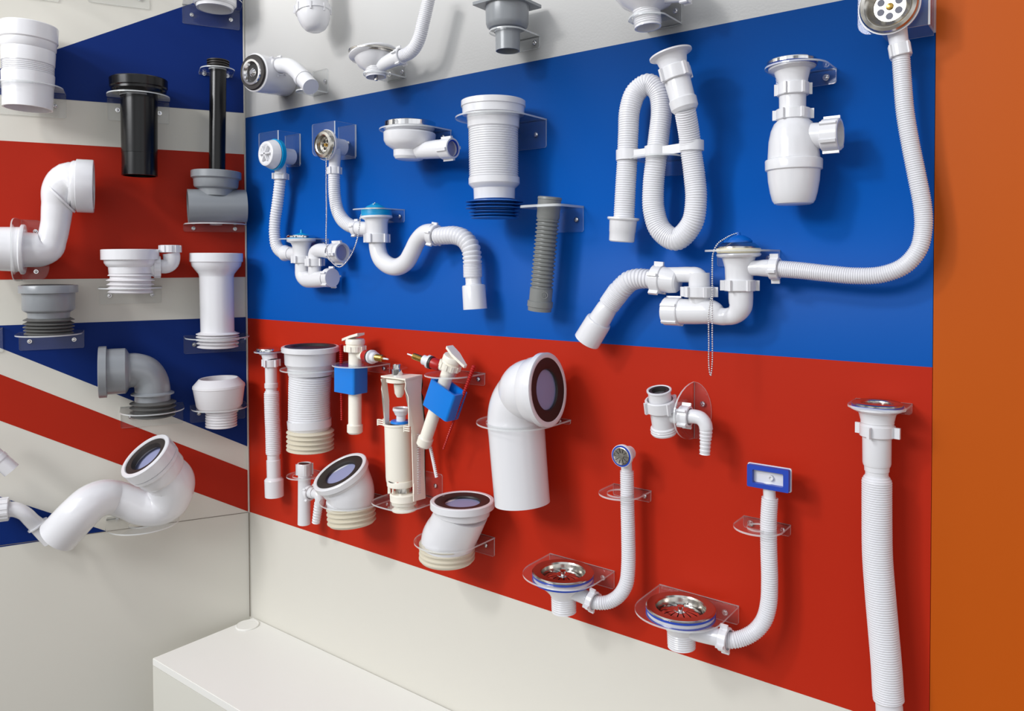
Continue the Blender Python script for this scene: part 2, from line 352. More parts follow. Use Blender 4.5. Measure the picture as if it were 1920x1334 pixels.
# ------------------------------------------------------------------ the stand
zt, zb2, ztop = ZB+.614, ZB-.6006, 3.0
XR = at('R', 1748.2, 686).x
bm = bmesh.new()
def strip(bm, x0, x1, z0, z1, mi): box(bm, Vector(((x0+x1)/2, .02, (z0+z1)/2)), X_, Vector((0, 1, 0)), UP, (x1-x0)/2, .02, (z1-z0)/2, mi)
strip(bm, 0, XR, zt, ztop, 0); strip(bm, 0, XR, ZB, zt, 1); strip(bm, 0, XR, zb2, ZB, 2); strip(bm, 0, XR, 0, zb2, 3)
struct('wall_back', bm, ['wwhite', 'wblue', 'wred', 'lwhite'])
bm = bmesh.new(); strip(bm, XR+.0008, XR+2.2, 0, ztop, 0); struct('wall_right', bm, ['orange'])
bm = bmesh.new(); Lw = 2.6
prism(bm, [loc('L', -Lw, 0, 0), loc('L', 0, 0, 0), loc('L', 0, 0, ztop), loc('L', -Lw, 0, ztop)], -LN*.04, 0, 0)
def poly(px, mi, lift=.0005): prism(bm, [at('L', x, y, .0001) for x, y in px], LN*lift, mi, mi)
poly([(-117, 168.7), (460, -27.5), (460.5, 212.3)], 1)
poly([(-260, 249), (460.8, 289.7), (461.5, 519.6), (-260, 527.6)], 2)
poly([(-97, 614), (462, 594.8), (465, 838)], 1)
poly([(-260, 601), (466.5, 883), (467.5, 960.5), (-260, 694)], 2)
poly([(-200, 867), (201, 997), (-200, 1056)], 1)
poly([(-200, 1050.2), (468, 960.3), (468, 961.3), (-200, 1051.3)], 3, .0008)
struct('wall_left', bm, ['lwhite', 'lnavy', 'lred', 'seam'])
bm = bmesh.new(); t0 = Vector((.0035, -.0035, 0))
box(bm, t0+Vector((0, 0, (ztop+zb2)/2)), X_, OUT, UP, .0018, .0018, (ztop-zb2)/2); struct('trim_1', bm, ['lwhite'])
bm = bmesh.new(); box(bm, t0+Vector((0, 0, (.45+zb2)/2)), X_, OUT, UP, .0009, .0009, (zb2-.45)/2); struct('trim_2', bm, ['seam'])
bm = bmesh.new(); box(bm, Vector((1, -2, -.02)), X_, OUT, UP, 5, 4, .02); struct('floor', bm, ['floor'])
# the low white plinth along the back wall
bz = .45; a = atz(286, 1235, bz); b = atz(475.6, 1158, bz); fx = Vector((XR+.3, a.y, bz)); bx = Vector((XR+.3, -.002, bz))
k = (b-a).normalized(); b = a + k*((-.002-a.y)/k.y)
root = bpy.data.objects.new('display_plinth', None); C.objects.link(root); root.location = ((a+b+fx+bx)/4)*1; root.location.z = 0
root['label'] = 'low white plinth running along the foot of the striped wall'; root['category'] = 'plinth'
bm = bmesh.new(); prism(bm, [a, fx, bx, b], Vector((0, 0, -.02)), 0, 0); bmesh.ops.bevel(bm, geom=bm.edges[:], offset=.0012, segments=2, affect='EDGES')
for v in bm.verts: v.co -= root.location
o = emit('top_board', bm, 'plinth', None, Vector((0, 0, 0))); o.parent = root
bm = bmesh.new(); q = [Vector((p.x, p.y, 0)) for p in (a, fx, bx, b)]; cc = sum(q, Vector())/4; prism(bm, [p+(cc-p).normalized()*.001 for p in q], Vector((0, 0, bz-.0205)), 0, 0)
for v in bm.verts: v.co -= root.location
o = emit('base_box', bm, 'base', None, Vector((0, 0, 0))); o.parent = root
bm = bmesh.new(); P = atz(464, 1174, bz); revolve(bm, Vector((0, 0, 0)), UP, [(.0003, 0), (.0003, .034), (.003, .034), (.0042, .0325), (.0042, .03), (.0036, .029), (.0036, 0)], 48)
o = emit('cable_cover', bm, 'plinth', None, Vector((0, 0, 0)), 25); o.location = P; o['label'] = 'flat white round cover lying on the plinth in the corner'; o['category'] = 'cover'

BOX2 = None
WC = 'toilet connector'
# ================================================================== LEFT WALL
t = Thing('toilet_connector', 'wide white ribbed toilet connector cut off at the left edge, above the black one', WC, 'L', 53, 120, .085)
t.vl('collar', 'white', 55, [(66, 44), (50, 46), (48, 47), (48, 55.5), (49.5, 57), (77, 57), (79, 55), (79, 0)], 54)
t.vl('upper_band', 'white', 54, [(78, 0), (78, 54.5), (92, 53.5), (95, 51), (95, 52), (97, 52.5), (120, 51.5), (121, 49), (121, 0)], 53)
t.sweep('bellows', 'white', [(53, 120, 50.5), (53, 140, 50)], ribs=(3.6, 1.6), seg=48)
t.vl('spigot', 'white', 53, [(139, 0), (139, 51.5), (160, 51), (161, 49.8), (204, 48.5), (204, 45), (170, 44), (170, 0)], 52)
bracket('L', (52, 163, .085), (124, 176), 222, 50, 'clear acrylic bracket under the wide white connector at the left edge')
bracket('L', (48, -60, .09), (109, -54), 4, 45, 'clear acrylic bracket end in the top left corner')
bracket('L', (221, -45, .09), (279, -38), 18, 45, 'empty-looking clear acrylic bracket end left of the top white ring')
bracket('L', (-60, 622, .09), (5, 620), 660, 45, 'sliver of clear acrylic bracket at the left edge beside the grey ribbed connector')

t = Thing('toilet_connector', 'white pipe socket hanging at the top edge above the navy panel', WC, 'L', 403, -10, .07)
t.vl('socket', 'white', 403, [(-60, 0), (-60, 41), (8, 41), (11, 38), (11, 36), (17, 35), (17, 31), (-10, 31), (-10, 0)])
bm = bmesh.new(); pc = t.p(409, 6); kk = pxm(pc)
x0, y0 = X_, OUT
prism(bm, [pc + LU*(a_*kk) + LN*(.028-.0) + UP*(b_*kk) for a_, b_ in ((-11, -7), (11, -7), (11, 7), (-11, 7))], -LN*.0006)
bracket('L', (400, 2, .07), (449, 12), 57, 38, 'clear acrylic bracket of the white socket at the top edge, in front of navy')
bm.free()

t = Thing('toilet_connector', 'black toilet connector with wide collar and straight pipe', WC, 'L', 260, 240, .075)
t.vl('collar', 'black', 260, [(166, 44), (151, 45), (149, 46), (149, 54), (150.5, 55.5), (165, 55), (167, 52.5), (171, 52.5), (173, 51), (177, 50), (180, 36), (180, 0)], 261)
t.vl('pipe', 'black', 261, [(178, 0), (178, 35.5), (288, 34.4), (288.5, 33.8), (330, 34.2), (330, 31), (300, 31), (300, 0)], 262)
bracket('L', (260, 181, .075), (317, 190), 233, 36, 'clear acrylic bracket carrying the black connector with the wide collar')

t = Thing('overflow_pipe', 'long thin black pipe with ribbed top standing in the grey tee', 'pipe', 'L', 408, 200, .058)
t.vl('pipe', 'black', 409, [(128, 0), (128, 16), (326, 15.7), (326, 0)], 407)
t.vl('ribbed_seal', 'rubber', 409, [(114, 12), (113, 14), (113, 19)] + sum([[(y, 21.5), (y+1.6, 21.5), (y+2.4, 18), (y+3.2, 18)] for y in (114, 118.5, 123)], []) + [(129, 20), (130, 15)])
bracket('L', (408, 131, .058), (436, 134), 146, 17, 'small clear acrylic bracket around the long thin black pipe')
t = Thing('drain_tee', 'grey plastic tee with round socket on top of a short horizontal pipe', 'pipe tee', 'L', 405, 385, .058)
t.vl('collar', 'grey', 405.5, [(340, 36), (324, 38), (322, 39), (322, 46.5), (323, 47.7), (335, 47.7), (336, 45), (338, 43), (350, 42), (353, 40), (356, 33), (368, 32), (368, 0)], 405)
t.lathe('cross_pipe', 'grey', (352, 387), (461, 387), [(30, 27), (0, 28.5), (0, 32.5), (109, 31), (109, 28), (80, 27), (80, 0), (30, 0), (30, 27)])
bracket('L', (405, 421, .058), (458, 421), 436, 12, 'clear acrylic plate under the grey tee', sc='both')

t = Thing('offset_pipe', 'white offset toilet pipe bending up to a collar, cut off at the left edge', 'pipe', 'L', 95, 420, .085)
t.sweep('pipe', 'white', [(141, 349, 45), (130, 347, 43), (124, 349, 42), (114, 361, 38), (108, 385, 31), (104, 420, 28.5), (97, 450, 28.5), (90, 464, 30), (76, 468.5, 32), (46, 468.5, 33)])
t.lathe('seam_ring', 'white', (110, 372), (114.5, 368.5), [(0, 34), (0, 40.5), (4, 40.5), (4, 34)])
t.lathe('collar', 'white', (134, 348), (176, 350), [(0, 0), (0, 45), (4, 47), (9, 47), (10, 50), (40, 50), (42, 49), (42, 43), (30, 42), (30, 40)])
t.lathe('seal', 'rubber', (166, 350), (172, 350), [(0, 44), (6, 44), (6, 33), (0, 33), (0, 44)])
t.lathe('socket', 'white', (47, 468), (-40, 466), [(0, 30), (0, 46), (2, 47), (7, 47), (9, 44), (10, 42), (60, 41), (87, 41), (87, 0)])
sidebracket('L', 40, 412, 527, 93, .085, 43, 'clear acrylic side bracket holding the white offset pipe at the left edge', leaf=False, scr=(.62, -.7))

t = Thing('toilet_connector', 'grey toilet connector with collar and stack of rubber fins', WC, 'L', 92, 580, .08)
t.vl('collar', 'grey', 91, [(552, 45), (537, 47), (535, 48), (535, 56), (536.5, 57), (549, 57), (550, 51), (579, 50.5), (582, 49), (586, 41), (597, 40), (597, 0)], 92)
t.vl('gasket', 'dgrey', 91, [(534.8, 47), (534.2, 49), (534.8, 51), (545, 50)], 91, label='dark seal ring in the collar')
t.vl('finned_seal', 'dgrey', 92, fins([600, 607, 613, 619, 625], [49, 49, 49, 48, 47], 41, 1.5, 2.5))
bracket('L', (92, 627, .08), (158, 621), 652, 40, 'clear acrylic bracket below the grey connector with fins')

t = Thing('toilet_connector', 'low white toilet connector with a small capped elbow on its side', WC, 'L', 245, 500, .08)
t.vl('collar', 'white', 244, [(480, 44), (470, 47), (468, 48), (468, 54.5), (469, 55.5), (487, 55.5), (488, 50), (493, 49.5), (498, 46), (501, 42), (513, 41), (513, 0)], 245)
t.vl('finned_seal', 'wrub', 245, fins([517, 526, 534, 541, 548], [43, 46, 45, 45, 43], 39, 1.5, 2))
t.lathe('branch', 'white', (262, 510), (297, 501), [(0, 0), (0, 8), (12, 9), (22, 16), (36, 16.5), (36, 0)])
t.nut((295, 501), LU, 6, 19, 8, ww=.3, wr=.08)
t.sweep('elbow', 'white', [(302, 500, 13), (312, 499, 14), (320, 493, 15.5), (322, 483, 16.5), (321, 475, 16.5)])
t.nut((319, 467), DN, 7, 20, 10, ww=.3, wr=.1, hole=0, name='cap')
bracket('L', (245, 540, .08), (303, 536), 568, 39, 'clear acrylic bracket under the white connector with the capped elbow')

t = Thing('toilet_connector', 'tall straight white toilet connector next to the wall corner', WC, 'L', 407, 560, .068)
t.vl('collar', 'white', 405.7, [(490, 40), (477, 43), (475, 44), (475, 49.5), (476, 50.5), (491, 50.5), (492, 48), (499, 46.5), (507, 40), (514, 34), (518, 33), (518, 0)], 406)
t.vl('pipe', 'white', 406, [(516, 0), (516, 32.8), (624, 32), (624, 0)], 408)
t.vl('finned_seal', 'wrub', 408.5, fins([626, 631, 637, 643, 650], [41, 41, 41, 40, 39], 33, 1.2, 2))
bracket('L', (408, 632, .068), (462, 628), 658, 32, 'clear acrylic bracket at the foot of the tall straight white connector')

t = Thing('toilet_connector', 'grey elbow toilet connector with sideways collar and finned end', WC, 'L', 265, 710, .08)
t.lathe('collar', 'grey', (185, 698.5), (245, 695), [(15, 36), (2, 39), (0, 40), (0, 47.5), (1, 48.5), (15, 48.5), (16, 43), (50, 42.5), (53, 40), (57, 33), (60, 32)])
t.sweep('elbow', 'grey', [(240, 695, 32), (252, 694.5, 32.5), (270, 699, 33), (282, 713, 33.5), (286, 730, 34), (286, 756, 34)])
t.vl('flange', 'grey', 286.3, [(734, 34), (737, 41), (739, 41), (740, 34)])
t.vl('finned_seal', 'dgrey', 287, fins([755, 763, 771, 779], [44, 44, 43.5, 42], 36, 2, 1.5))
bracket('L', (286, 769, .08), (343, 760), 793, 36, 'clear acrylic bracket under the grey elbow connector')

t = Thing('toilet_connector', 'short white eccentric toilet connector with threaded rubber tail', WC, 'L', 410, 745, .065)
t.lathe('collar', 'wrub', (410, 710), (412, 770), [(14, 32), (0, 34), (-1, 36), (0, 38), (12, 49.5), (16, 50), (17, 49), (50, 43.5), (56, 38), (58, 29), (60, 0)])
t.vl('ribbed_tail', 'wrub', 415, [(762, 0), (762, 28)] + sum([[(y-2, 27), (y-.5, 30), (y+1, 30), (y+2, 27)] for y in range(768, 800, 5)], []) + [(800, 27), (801, 24), (785, 22), (785, 0)])
bracket('L', (412, 764, .065), (459, 757), 784, 30, 'clear acrylic bracket around the neck of the short eccentric connector')

t = Thing('drain_pipe', 'end of a small white pipe poking in at the left edge', 'pipe', 'L', 10, 872, .09)
t.lathe('pipe', 'white', (-40, 828), (22, 882.5), [(0, 0), (0, 17), (82.5, 17.5), (82.5, 15), (50, 15), (50, 0)])
t.lathe('ring', 'white', (-6, 858), (2, 865), [(0, 17), (0, 18.6), (9, 18.6), (9, 17)])
t = Thing('drain_elbow', 'small white bent drain pipe with ribbed nut beside the big curved pipe', 'pipe', 'L', 40, 965, .05)
t.sweep('pipe', 'white', [(10, 956, 15), (28, 956, 15), (45, 963, 15), (60, 977, 16, .04), (76, 991, 18, .03)])
t.lathe('socket', 'white', (70, 984, .032), (97, 1014, .03), [(0, 16), (0, 22.5), (2.5, 22.5), (3, 18.5), (40, 18), (40, 15.5), (20, 15), (20, 0)])
t.nut((2, 956.5), LU, 13, 21, 12, ww=.24, wr=.07)

t = Thing('curved_toilet_pipe', 'large white swan-neck toilet pipe with tilted collar', 'pipe', 'L', 220, 940, .09)
P = t.p(271.5, 854, .15); n = facing(P, -.72, -.70, .43); kp = pxm(P)
t.disc('collar', 'white', P, -n, [(22, 40), (3, 46), (0, 48), (0, 55), (1.5, 56.5), (22, 56), (24, 53), (25, 55), (31, 54.5), (34, 51), (52, 50), (56, 47), (62, 44), (62, 0)])
t.disc('seal', 'rubber', P-n*2*kp, -n, [(0, 47), (1, 35), (9, 31), (9, 47)], label='dark rubber seal')
t.disc('inner_liner', 'inner', P-n*18*kp, -n, [(0, 0), (0, 44)])
P2 = P-n*56*kp; P3 = P-n*80*kp
t.sweep('pipe', 'white', [(P2, 45.), (P3, 44.), (313, 938, 40, .095), (293, 950, 37, .09), (268, 952, 35), (240, 942, 34), (215, 934, 34), (193, 934, 34, .105), (170, 944, 35, .118), (148, 964, 36.5, .122), (109.6, 1005, 37.5, .098)], o1=25)
bracket('L', (268, 982, .08), (334, 978), 952, 28, 'clear acrylic bracket under the bend of the large swan-neck pipe')

# ================================================================== BACK WALL, top row
t = Thing('bottle_trap', 'white rounded bottle trap bottom hanging in from the top edge', 'drain trap', 'R', 586, 20, .08)
t.vl('body', 'white', 585, [(-90, 0), (-90, 26), (14, 31), (15, 0)], 586)
cu = t.vl('cup', 'white', 586, [(13, 0), (13, 33.5), (25, 33.5), (26, 31.5), (36, 30), (46, 26), (54, 20), (57, 15), (58, 0)], 592)
bm = bmesh.new()
for k_ in range(8):
    a_ = 2*math.pi*k_/8; v = X_*math.cos(a_)+OUT*math.sin(a_); P = t.p(586.3, 19); kk = pxm(P); box(bm, P+v*33.5*kk, v, UP.cross(v), UP, 1.2*kk, 1.5*kk, 7*kk)
t.put('grip_rib', bm, 'white', cu)

t = Thing('sink_waste', 'white sink waste with corrugated hose rising off the top edge', 'drain', 'R', 700, 110, .075)
t.vl('rim', 'steel', 699, [(102, 40), (97, 43), (96, 45), (97, 46), (99, 46), (100, 40)], label='thin steel rim')
t.vl('bowl', 'white', 699, [(99.5, 0), (99.5, 45), (102, 45.5), (105, 43), (108, 36), (120, 31), (128, 22), (130, 19), (130, 0)], 704)
t.vl('thread', 'white', 704, [(128, 0), (128, 19.5)] + sum([[(y, 19.5), (y+1.4, 18.6)] for y in (130, 133, 136, 139, 142)], []) + [(145, 19), (145, 17), (136, 17), (136, 0)], 705)
t.vl('bolt', 'steel', 705, [(134, 0), (134, 3.4), (151, 3.4), (151, 0)])
t.sweep('branch', 'white', [(708, 126, 12), (722, 119, 13), (738, 111, 14.5), (750, 106, 14.5)])
d_ = (t.p(756, 104)-t.p(742, 110)).normalized()
t.nut((750, 106), d_, 5.5, 16.5, 5, m='white')
t.sweep('hose', 'soft', [(754, 105, 12.5), (766, 100, 13), (777, 90, 13), (786, 72, 13), (793, 45, 12.8), (799, 20, 12.6), (808, -20, 12.6)], ribs=(3.4, 1.1))
bracket('R', (703, 139, .075), (762, 141), 121, 21, 'clear acrylic bracket under the white sink waste at the top', shape=1.4)

t = Thing('shower_trap', 'white shower trap with black-ringed chrome opening near the corner', 'drain trap', 'R', 500, 135, .06)
P = t.p(476, 136, .12); k_ = pxm(P); nn = Vector((.12, -1, -.05)).normalized()
t.disc('body', 'white', P, -nn, [(0, 0), (0, 35), (1.5, 36.5), (40, 35.5), (80, 34), (90, 28), (92, 0)])
t.disc('seal_ring', 'rubber', P+nn*.0005, nn, [(0, 23), (1, 33.5), (4, 32), (4, 24), (0, 23)])
t.disc('chrome_ring', 'chrome', P+nn*.0005, nn, [(0, 18), (4, 25), (7, 24), (7, 20), (1, 17)])
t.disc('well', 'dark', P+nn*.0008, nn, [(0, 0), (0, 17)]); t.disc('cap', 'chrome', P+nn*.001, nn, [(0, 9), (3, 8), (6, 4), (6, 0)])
t.sweep('outlet', 'white', [(505, 128, 14, .07), (520, 124, 14, .07), (538, 123, 14.5, .07), (552, 130, 15, .075), (565, 143, 15.3, .08), (583, 163, 15.6, .088)], o1=0)
d_ = Vector((1, 0, 0))
t.nut((521, 125, .07), X_, 6, 18, 6)
t.lathe('end_ring', 'white', (566, 145, .0805), (572, 151, .083), [(0, 15), (0, 16.8), (6, 16.8), (6, 15)])
bracket('R', (577, 172, .045), (609, 150), 130, 8, 'clear acrylic bracket behind the white shower trap outlet', w=.032, sc='r')

t = Thing('floor_drain', 'grey floor drain with square flange hanging at the top edge', 'drain', 'R', 951, 40, .068)
P = t.p(951, 7); k_ = pxm(P); bm = bmesh.new(); s_ = 47*k_
pts = [P + X_*a_ + OUT*b_ for a_, b_ in rrect(-s_, s_, -s_, s_, .004)]
prism(bm, pts, UP*-.006); t.put('flange', bm, 'grey')
t.vl('body', 'grey', 951, [(8, 0), (8, 41), (45, 40), (51, 38), (55, 34), (56, 24), (58, 0)])
t.vl('pipe', 'grey', 952, [(54, 0), (54, 23.5), (96, 22.5), (96, 21), (70, 20), (70, 0)])
bracket('R', (951, 60, .068), (1013, 66), 90, 24, 'clear acrylic bracket under the grey floor drain', sc='r')

t = Thing('sink_waste', 'white threaded waste cut off by the top edge, right of the grey drain', 'drain', 'R', 1212, 20, .075)
t.vl('bowl', 'white', 1212, [(-30, 0), (-30, 75), (-22, 76), (-20, 70), (-5, 58), (10, 45), (19, 28), (22, 25), (22, 0)], 1212)
t.vl('thread', 'white', 1212, [(18, 0), (18, 26)] + sum([[(y, 26.5), (y+2, 25)] for y in range(22, 50, 4)], []) + [(52, 25.5), (52, 22), (30, 22), (30, 0)], 1215)
t.sweep('branch', 'white', [(1225, -6, 14), (1260, -8, 14), (1290, -10, 14)])
t.nut((1285, -10), X_, 8, 17, 5)
bracket('R', (1212, 33, .075), (1279, 32), -6, 28, 'clear acrylic bracket of the white threaded waste at the top edge', shape=1.35)

# ------------------------------------------------ bath waste with white wheel (left one)
t = Thing('bath_waste_set', 'white bath overflow and trap set with white wheel front and cyan seals', 'drain', 'R', 540, 380, .045)
P = t.p(497, 288, .105); k_ = pxm(P)
fo = t.disc('overflow_face', 'white', P, -OUT, [(5, 0), (5, 13), (1, 16), (0, 18), (0, 21), (1, 23), (12, 27), (16, 28), (18, 27), (18, 0)])
bm = bmesh.new()
for q in range(6):
    a_ = math.pi*q/3; v = X_*math.cos(a_)+UP*math.sin(a_); box(bm, P+OUT*-.001+v*8*k_, v, OUT, v.cross(OUT), 8*k_, 3*k_, 1.1*k_)
revolve(bm, P, -OUT, [(-1*k_, 0), (-1*k_, 3.4*k_), (5*k_, 3.4*k_)], 20)
t.put('spoke', bm, 'white', fo); t.disc('bolt', 'brass', P+OUT*.0012, OUT, [(0, 0), (0, 1.8), (.8, 1.2), (.8, 0)], fo, seg=16)
P2 = P-OUT*18.5*k_
t.disc('seal', 'cyan', P2, -OUT, [(0, 0), (0, 29.5), (8, 29.5), (8, 0)], label='cyan seal ring')
t.disc('overflow_body', 'white', P2-OUT*8*k_, -OUT, [(0, 0), (0, 25), (4, 22), (6, 15.5), (34, 15), (36, 0)])
t.vl('neck', 'white', 525, [(290, 0), (290, 11.5), (327, 11), (327, 0)], 526, d=.05)
t.nut((526, 331), DN, 6, 14, 4, ww=.3, wr=.22, ph=.12)
t.sweep('hose', 'soft', [(525.5, 336, 11.2), (523, 360, 11.2), (520, 385, 11.4), (516, 412, 11), (515, 440, 11), (519, 462, 11.4), (529, 473, 12), (545, 476, 12)], ribs=(5, 1.1))
t.lathe('clamp_ring', 'white', (534, 475), (546, 476), [(0, 12), (0, 15), (2, 15), (6, 13), (12, 13), (12, 11)])
t.sweep('inlet', 'white', [(541, 476, 11.5), (553, 476, 11.5), (565, 476, 11.5)])
t.vl('rim', 'chrome', 565, [(446, 18), (442, 24), (441.5, 26), (443, 27.5), (446, 27.5), (446, 0)])
t.vl('seal', 'cyan', 565, [(446, 0), (446, 26.5), (449.5, 26.5), (449.5, 0)], label='cyan seal ring')
t.vl('cup', 'white', 565, [(449, 0), (449, 27.5), (453, 27.5), (456, 20), (461, 17.5), (478, 16.5), (484, 17), (484, 0)], 566)
t.vl('plug', 'cyan', 565, [(431, 0), (431, 2), (437, 2.5), (438, 6), (441, 16), (443.5, 20), (445, 20), (445, 0)], label='cyan plug')
t.nut((566, 487), DN, 7, 17.5, 5)
t.sweep('trap_pipe', 'white', [(567, 490, 14), (567, 505, 14), (568, 516, 14.5), (575, 524, 15), (588, 525, 15.3), (612, 523, 15.5)])
t.nut((619, 521), X_, 7, 18, 5, hole=0, wr=.18, ph=0.1, name='end_cap')
t.vl('riser', 'white', 590, [(476, 0), (476, 12.5), (519, 12.5), (519, 0)], 590)
t.nut((590, 492), DN, 7.5, 16, 5)
t.sweep('upper_outlet', 'white', [(590, 482, 12.5), (591, 474, 12.5), (598, 470, 13), (620, 472, 14)])
t.nut((634, 474), X_, 13, 19, 4, ww=.25, wr=.2, ph=.1)
t.disc('inner_liner', 'inner', t.p(638, 474), X_, [(0, 0), (0, 16.5)])
cbracket('R', 485.5, 521, (250, 245), 304, .075, 559, (510, 288, 15), 'clear acrylic bracket behind the white wheel overflow')
bracket('R', (565, 449, .045), (622, 447), 466, 18, 'clear acrylic bracket of the left trap with cyan plug', sc='r', th=.0028, w=.062)

# ------------------------------------------------ bath waste with chrome overflow
t = Thing('bath_waste_set', 'white bath overflow and trap set with round chrome face, ball chain and cyan plug', 'drain', 'R', 700, 400, .05)
P = t.p(605, 271, .088); k_ = pxm(P)
fo = t.disc('overflow_face', 'steel', P, -OUT, [(8, 0), (8, 12), (6, 15), (-1, 17), (-2, 19), (-1, 24), (3, 27.5), (6, 28), (6, 21)], label='polished steel face')
bm = bmesh.new()
for q in range(6):
    a_ = math.pi*q/3; revolve(bm, P-OUT*7.8*k_+(X_*math.cos(a_)+UP*math.sin(a_))*8*k_, OUT, [(0, 3*k_), (.15*k_, 3*k_), (.15*k_, 0)], 16)
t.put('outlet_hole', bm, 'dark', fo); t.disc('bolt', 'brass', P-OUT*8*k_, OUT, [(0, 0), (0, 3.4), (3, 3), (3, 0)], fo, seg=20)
t.disc('seal', 'wrub', P-OUT*6.5*k_, -OUT, [(0, 20), (0, 29), (4, 29), (7, 26), (7, 0)])
t.disc('overflow_body', 'white', P-OUT*13*k_, -OUT, [(0, 0), (0, 23), (6, 17), (8, 16), (36, 15.5), (38, 0)])
t.vl('neck', 'white', 629, [(272, 0), (272, 12), (313, 11), (313, 0)], 627)
t.nut((627, 320), DN, 7, 12.5, 5, wr=.18)
t.sweep('hose', 'soft', [(626.5, 326, 11.6), (626.5, 345, 11.6), (628, 370, 11.8), (633, 395, 12.3), (643, 413, 13), (656, 423, 13), (668, 427, 12.5)], ribs=(4.2, .9))
t.sweep('inlet', 'white', [(664, 427, 13), (680, 429, 13.5), (702, 430, 14)])
t.nut((669, 429), X_, 5, 15, 5, wr=.2)
t.vl('seal', 'cyan', 706, [(394, 0), (394, 28.5), (396, 29), (405, 29), (406, 28), (406, 0)], label='cyan seal ring')
t.vl('cup', 'white', 706, [(405.5, 0), (405.5, 30), (409, 30), (412, 23), (418, 21), (440, 20.5), (440, 0)], 707)
t.vl('rim', 'steel', 706, [(394, 0), (394, 28), (391, 26), (390, 20), (392, 0)])
t.vl('plug', 'cyan', 704, [(381, 0), (381, 5), (384, 9), (387, 16), (391, 21), (392, 0)], label='cyan plug')
t.nut((707, 447), DN, 8.5, 22.5, 5, wr=.16)
t.sweep('trap_bend', 'white', [(707, 452, 16), (708.5, 468, 16), (715, 486, 16.3), (730, 498.5, 16.5), (746, 500.5, 16.6), (762, 491, 16.5), (773, 472, 16.3), (783, 452, 16.2), (797, 438, 16.5), (815, 436, 17)])
d_ = (t.p(826, 442)-t.p(804, 438)).normalized()
t.nut((814, 441), d_, 7, 20, 5, wr=.2)
t.sweep('flexible_tail', 'soft', [(820, 443, 16.5), (835, 442, 17), (852, 441.5, 17.5), (870, 448, 18), (882, 464, 18.5), (885.5, 485, 18.2), (886, 498, 18)], ribs=(7.5, 2.4, (0, 0, -.5, -1)))
t.sweep('ribbed_sleeve', 'soft', [(886, 496, 18), (886.5, 520, 18)], ribs=(3.2, .8))
t.vl('outlet_socket', 'white', 887, [(517, 0), (517, 15), (532, 15), (534, 16), (535, 21), (537, 22), (580, 22.5), (580, 20.5), (560, 20), (560, 0)], 891)
t.chain('bead_chain', [(612, 297, .092), (611.5, 340, .085), (612, 400, .085), (612, 460, .085), (616, 482, .085), (636, 501, .085), (655, 484, .085), (668, 455, .085), (674, 425, .085), (677, 404, .08), (690, 392, .07), (703, 381, .06)], 1.5, 3.3)
cbracket('R', 585.6, 627, (233.5, 227), 289, .072, 665, (607, 271, 16), 'clear acrylic bracket around the chrome faced overflow')
bracket('R', (706, 393.5, .05), (761, 395), 417, 20, 'clear acrylic bracket of the trap with chain and cyan plug', sc='r', th=.0028, shape=4, w=.05)

# ------------------------------------------------ shower tray trap
t = Thing('shower_tray_trap', 'low white shower tray trap with chrome domed cover', 'drain trap', 'R', 770, 260, .065)
t.vl('chrome_cover', 'chrome', 769, [(227, 0), (228, 30), (229.5, 46), (231, 48.5), (240, 48.5), (241, 46), (241, 0)])
t.vl('flange', 'white', 769, [(241, 0), (241, 46), (244, 46), (247, 40), (249, 34), (250, 0)])
t.vl('body', 'white', 768.5, [(248, 0), (248, 46), (249, 48), (251, 49.5), (266, 48.5), (274, 44), (280, 34), (282, 31), (282, 30), (294, 29.5), (299, 26), (301, 20), (301, 0)], 767)
t.sweep('outlet', 'white', [(775, 284, 15), (800, 282, 16.5), (820, 280, 18), (838, 279, 18)])
t.nut((840, 279), X_, 13, 20, 4, ww=.3, wr=.16, ph=.1)
t.disc('inner_liner', 'inner', t.p(843, 279), X_, [(0, 0), (0, 17)])
t.disc('seal', 'gask', t.p(847, 279), X_, [(0, 17), (3, 17), (3, 14.5), (0, 14.5), (0, 17)])
bracket('R', (769, 244, .065), (834, 249), 268, 33, 'clear acrylic bracket end behind the low chrome topped trap', w=.074)

# ------------------------------------------------ big flexible connector with blue seals
t = Thing('toilet_connector', 'large white ribbed toilet connector with blue rubber fins at the bottom', WC, 'R', 925, 290, .083)
t.vl('collar', 'white', 925, [(205, 48), (192, 52), (190, 53), (190, 59), (191, 60.5), (201, 60.5), (202, 58.5), (216, 58), (219, 50), (222, 49), (240, 48.5), (241, 46), (241, 0)], 925)
t.sweep('bellows', 'white', [(925, 240, 47), (926, 335, 46.5)], ribs=(4.4, 1.9), seg=56)
t.vl('lower_band', 'white', 926.5, [(334, 0), (334, 48), (345, 48), (348, 46), (354, 39.5), (356, 39), (374, 38.5), (374, 0)], 927)
t.vl('finned_seal', 'dblue', 927, [(371, 0), (371, 37)] + sum([[(y-4, 36), (y-.3, h), (y+.5, h), (y+1, 36)] for y, h in ((379, 54), (385, 53), (391, 54), (398, 48), (404, 46), (409, 44))], []) + [(410, 34), (410, 0)], label='dark blue rubber fins')
bracket('R', (925, 222, .083), (1025, 222), 277, 50, 'clear acrylic bracket of the large ribbed connector with blue fins', sc='r', w=.083)

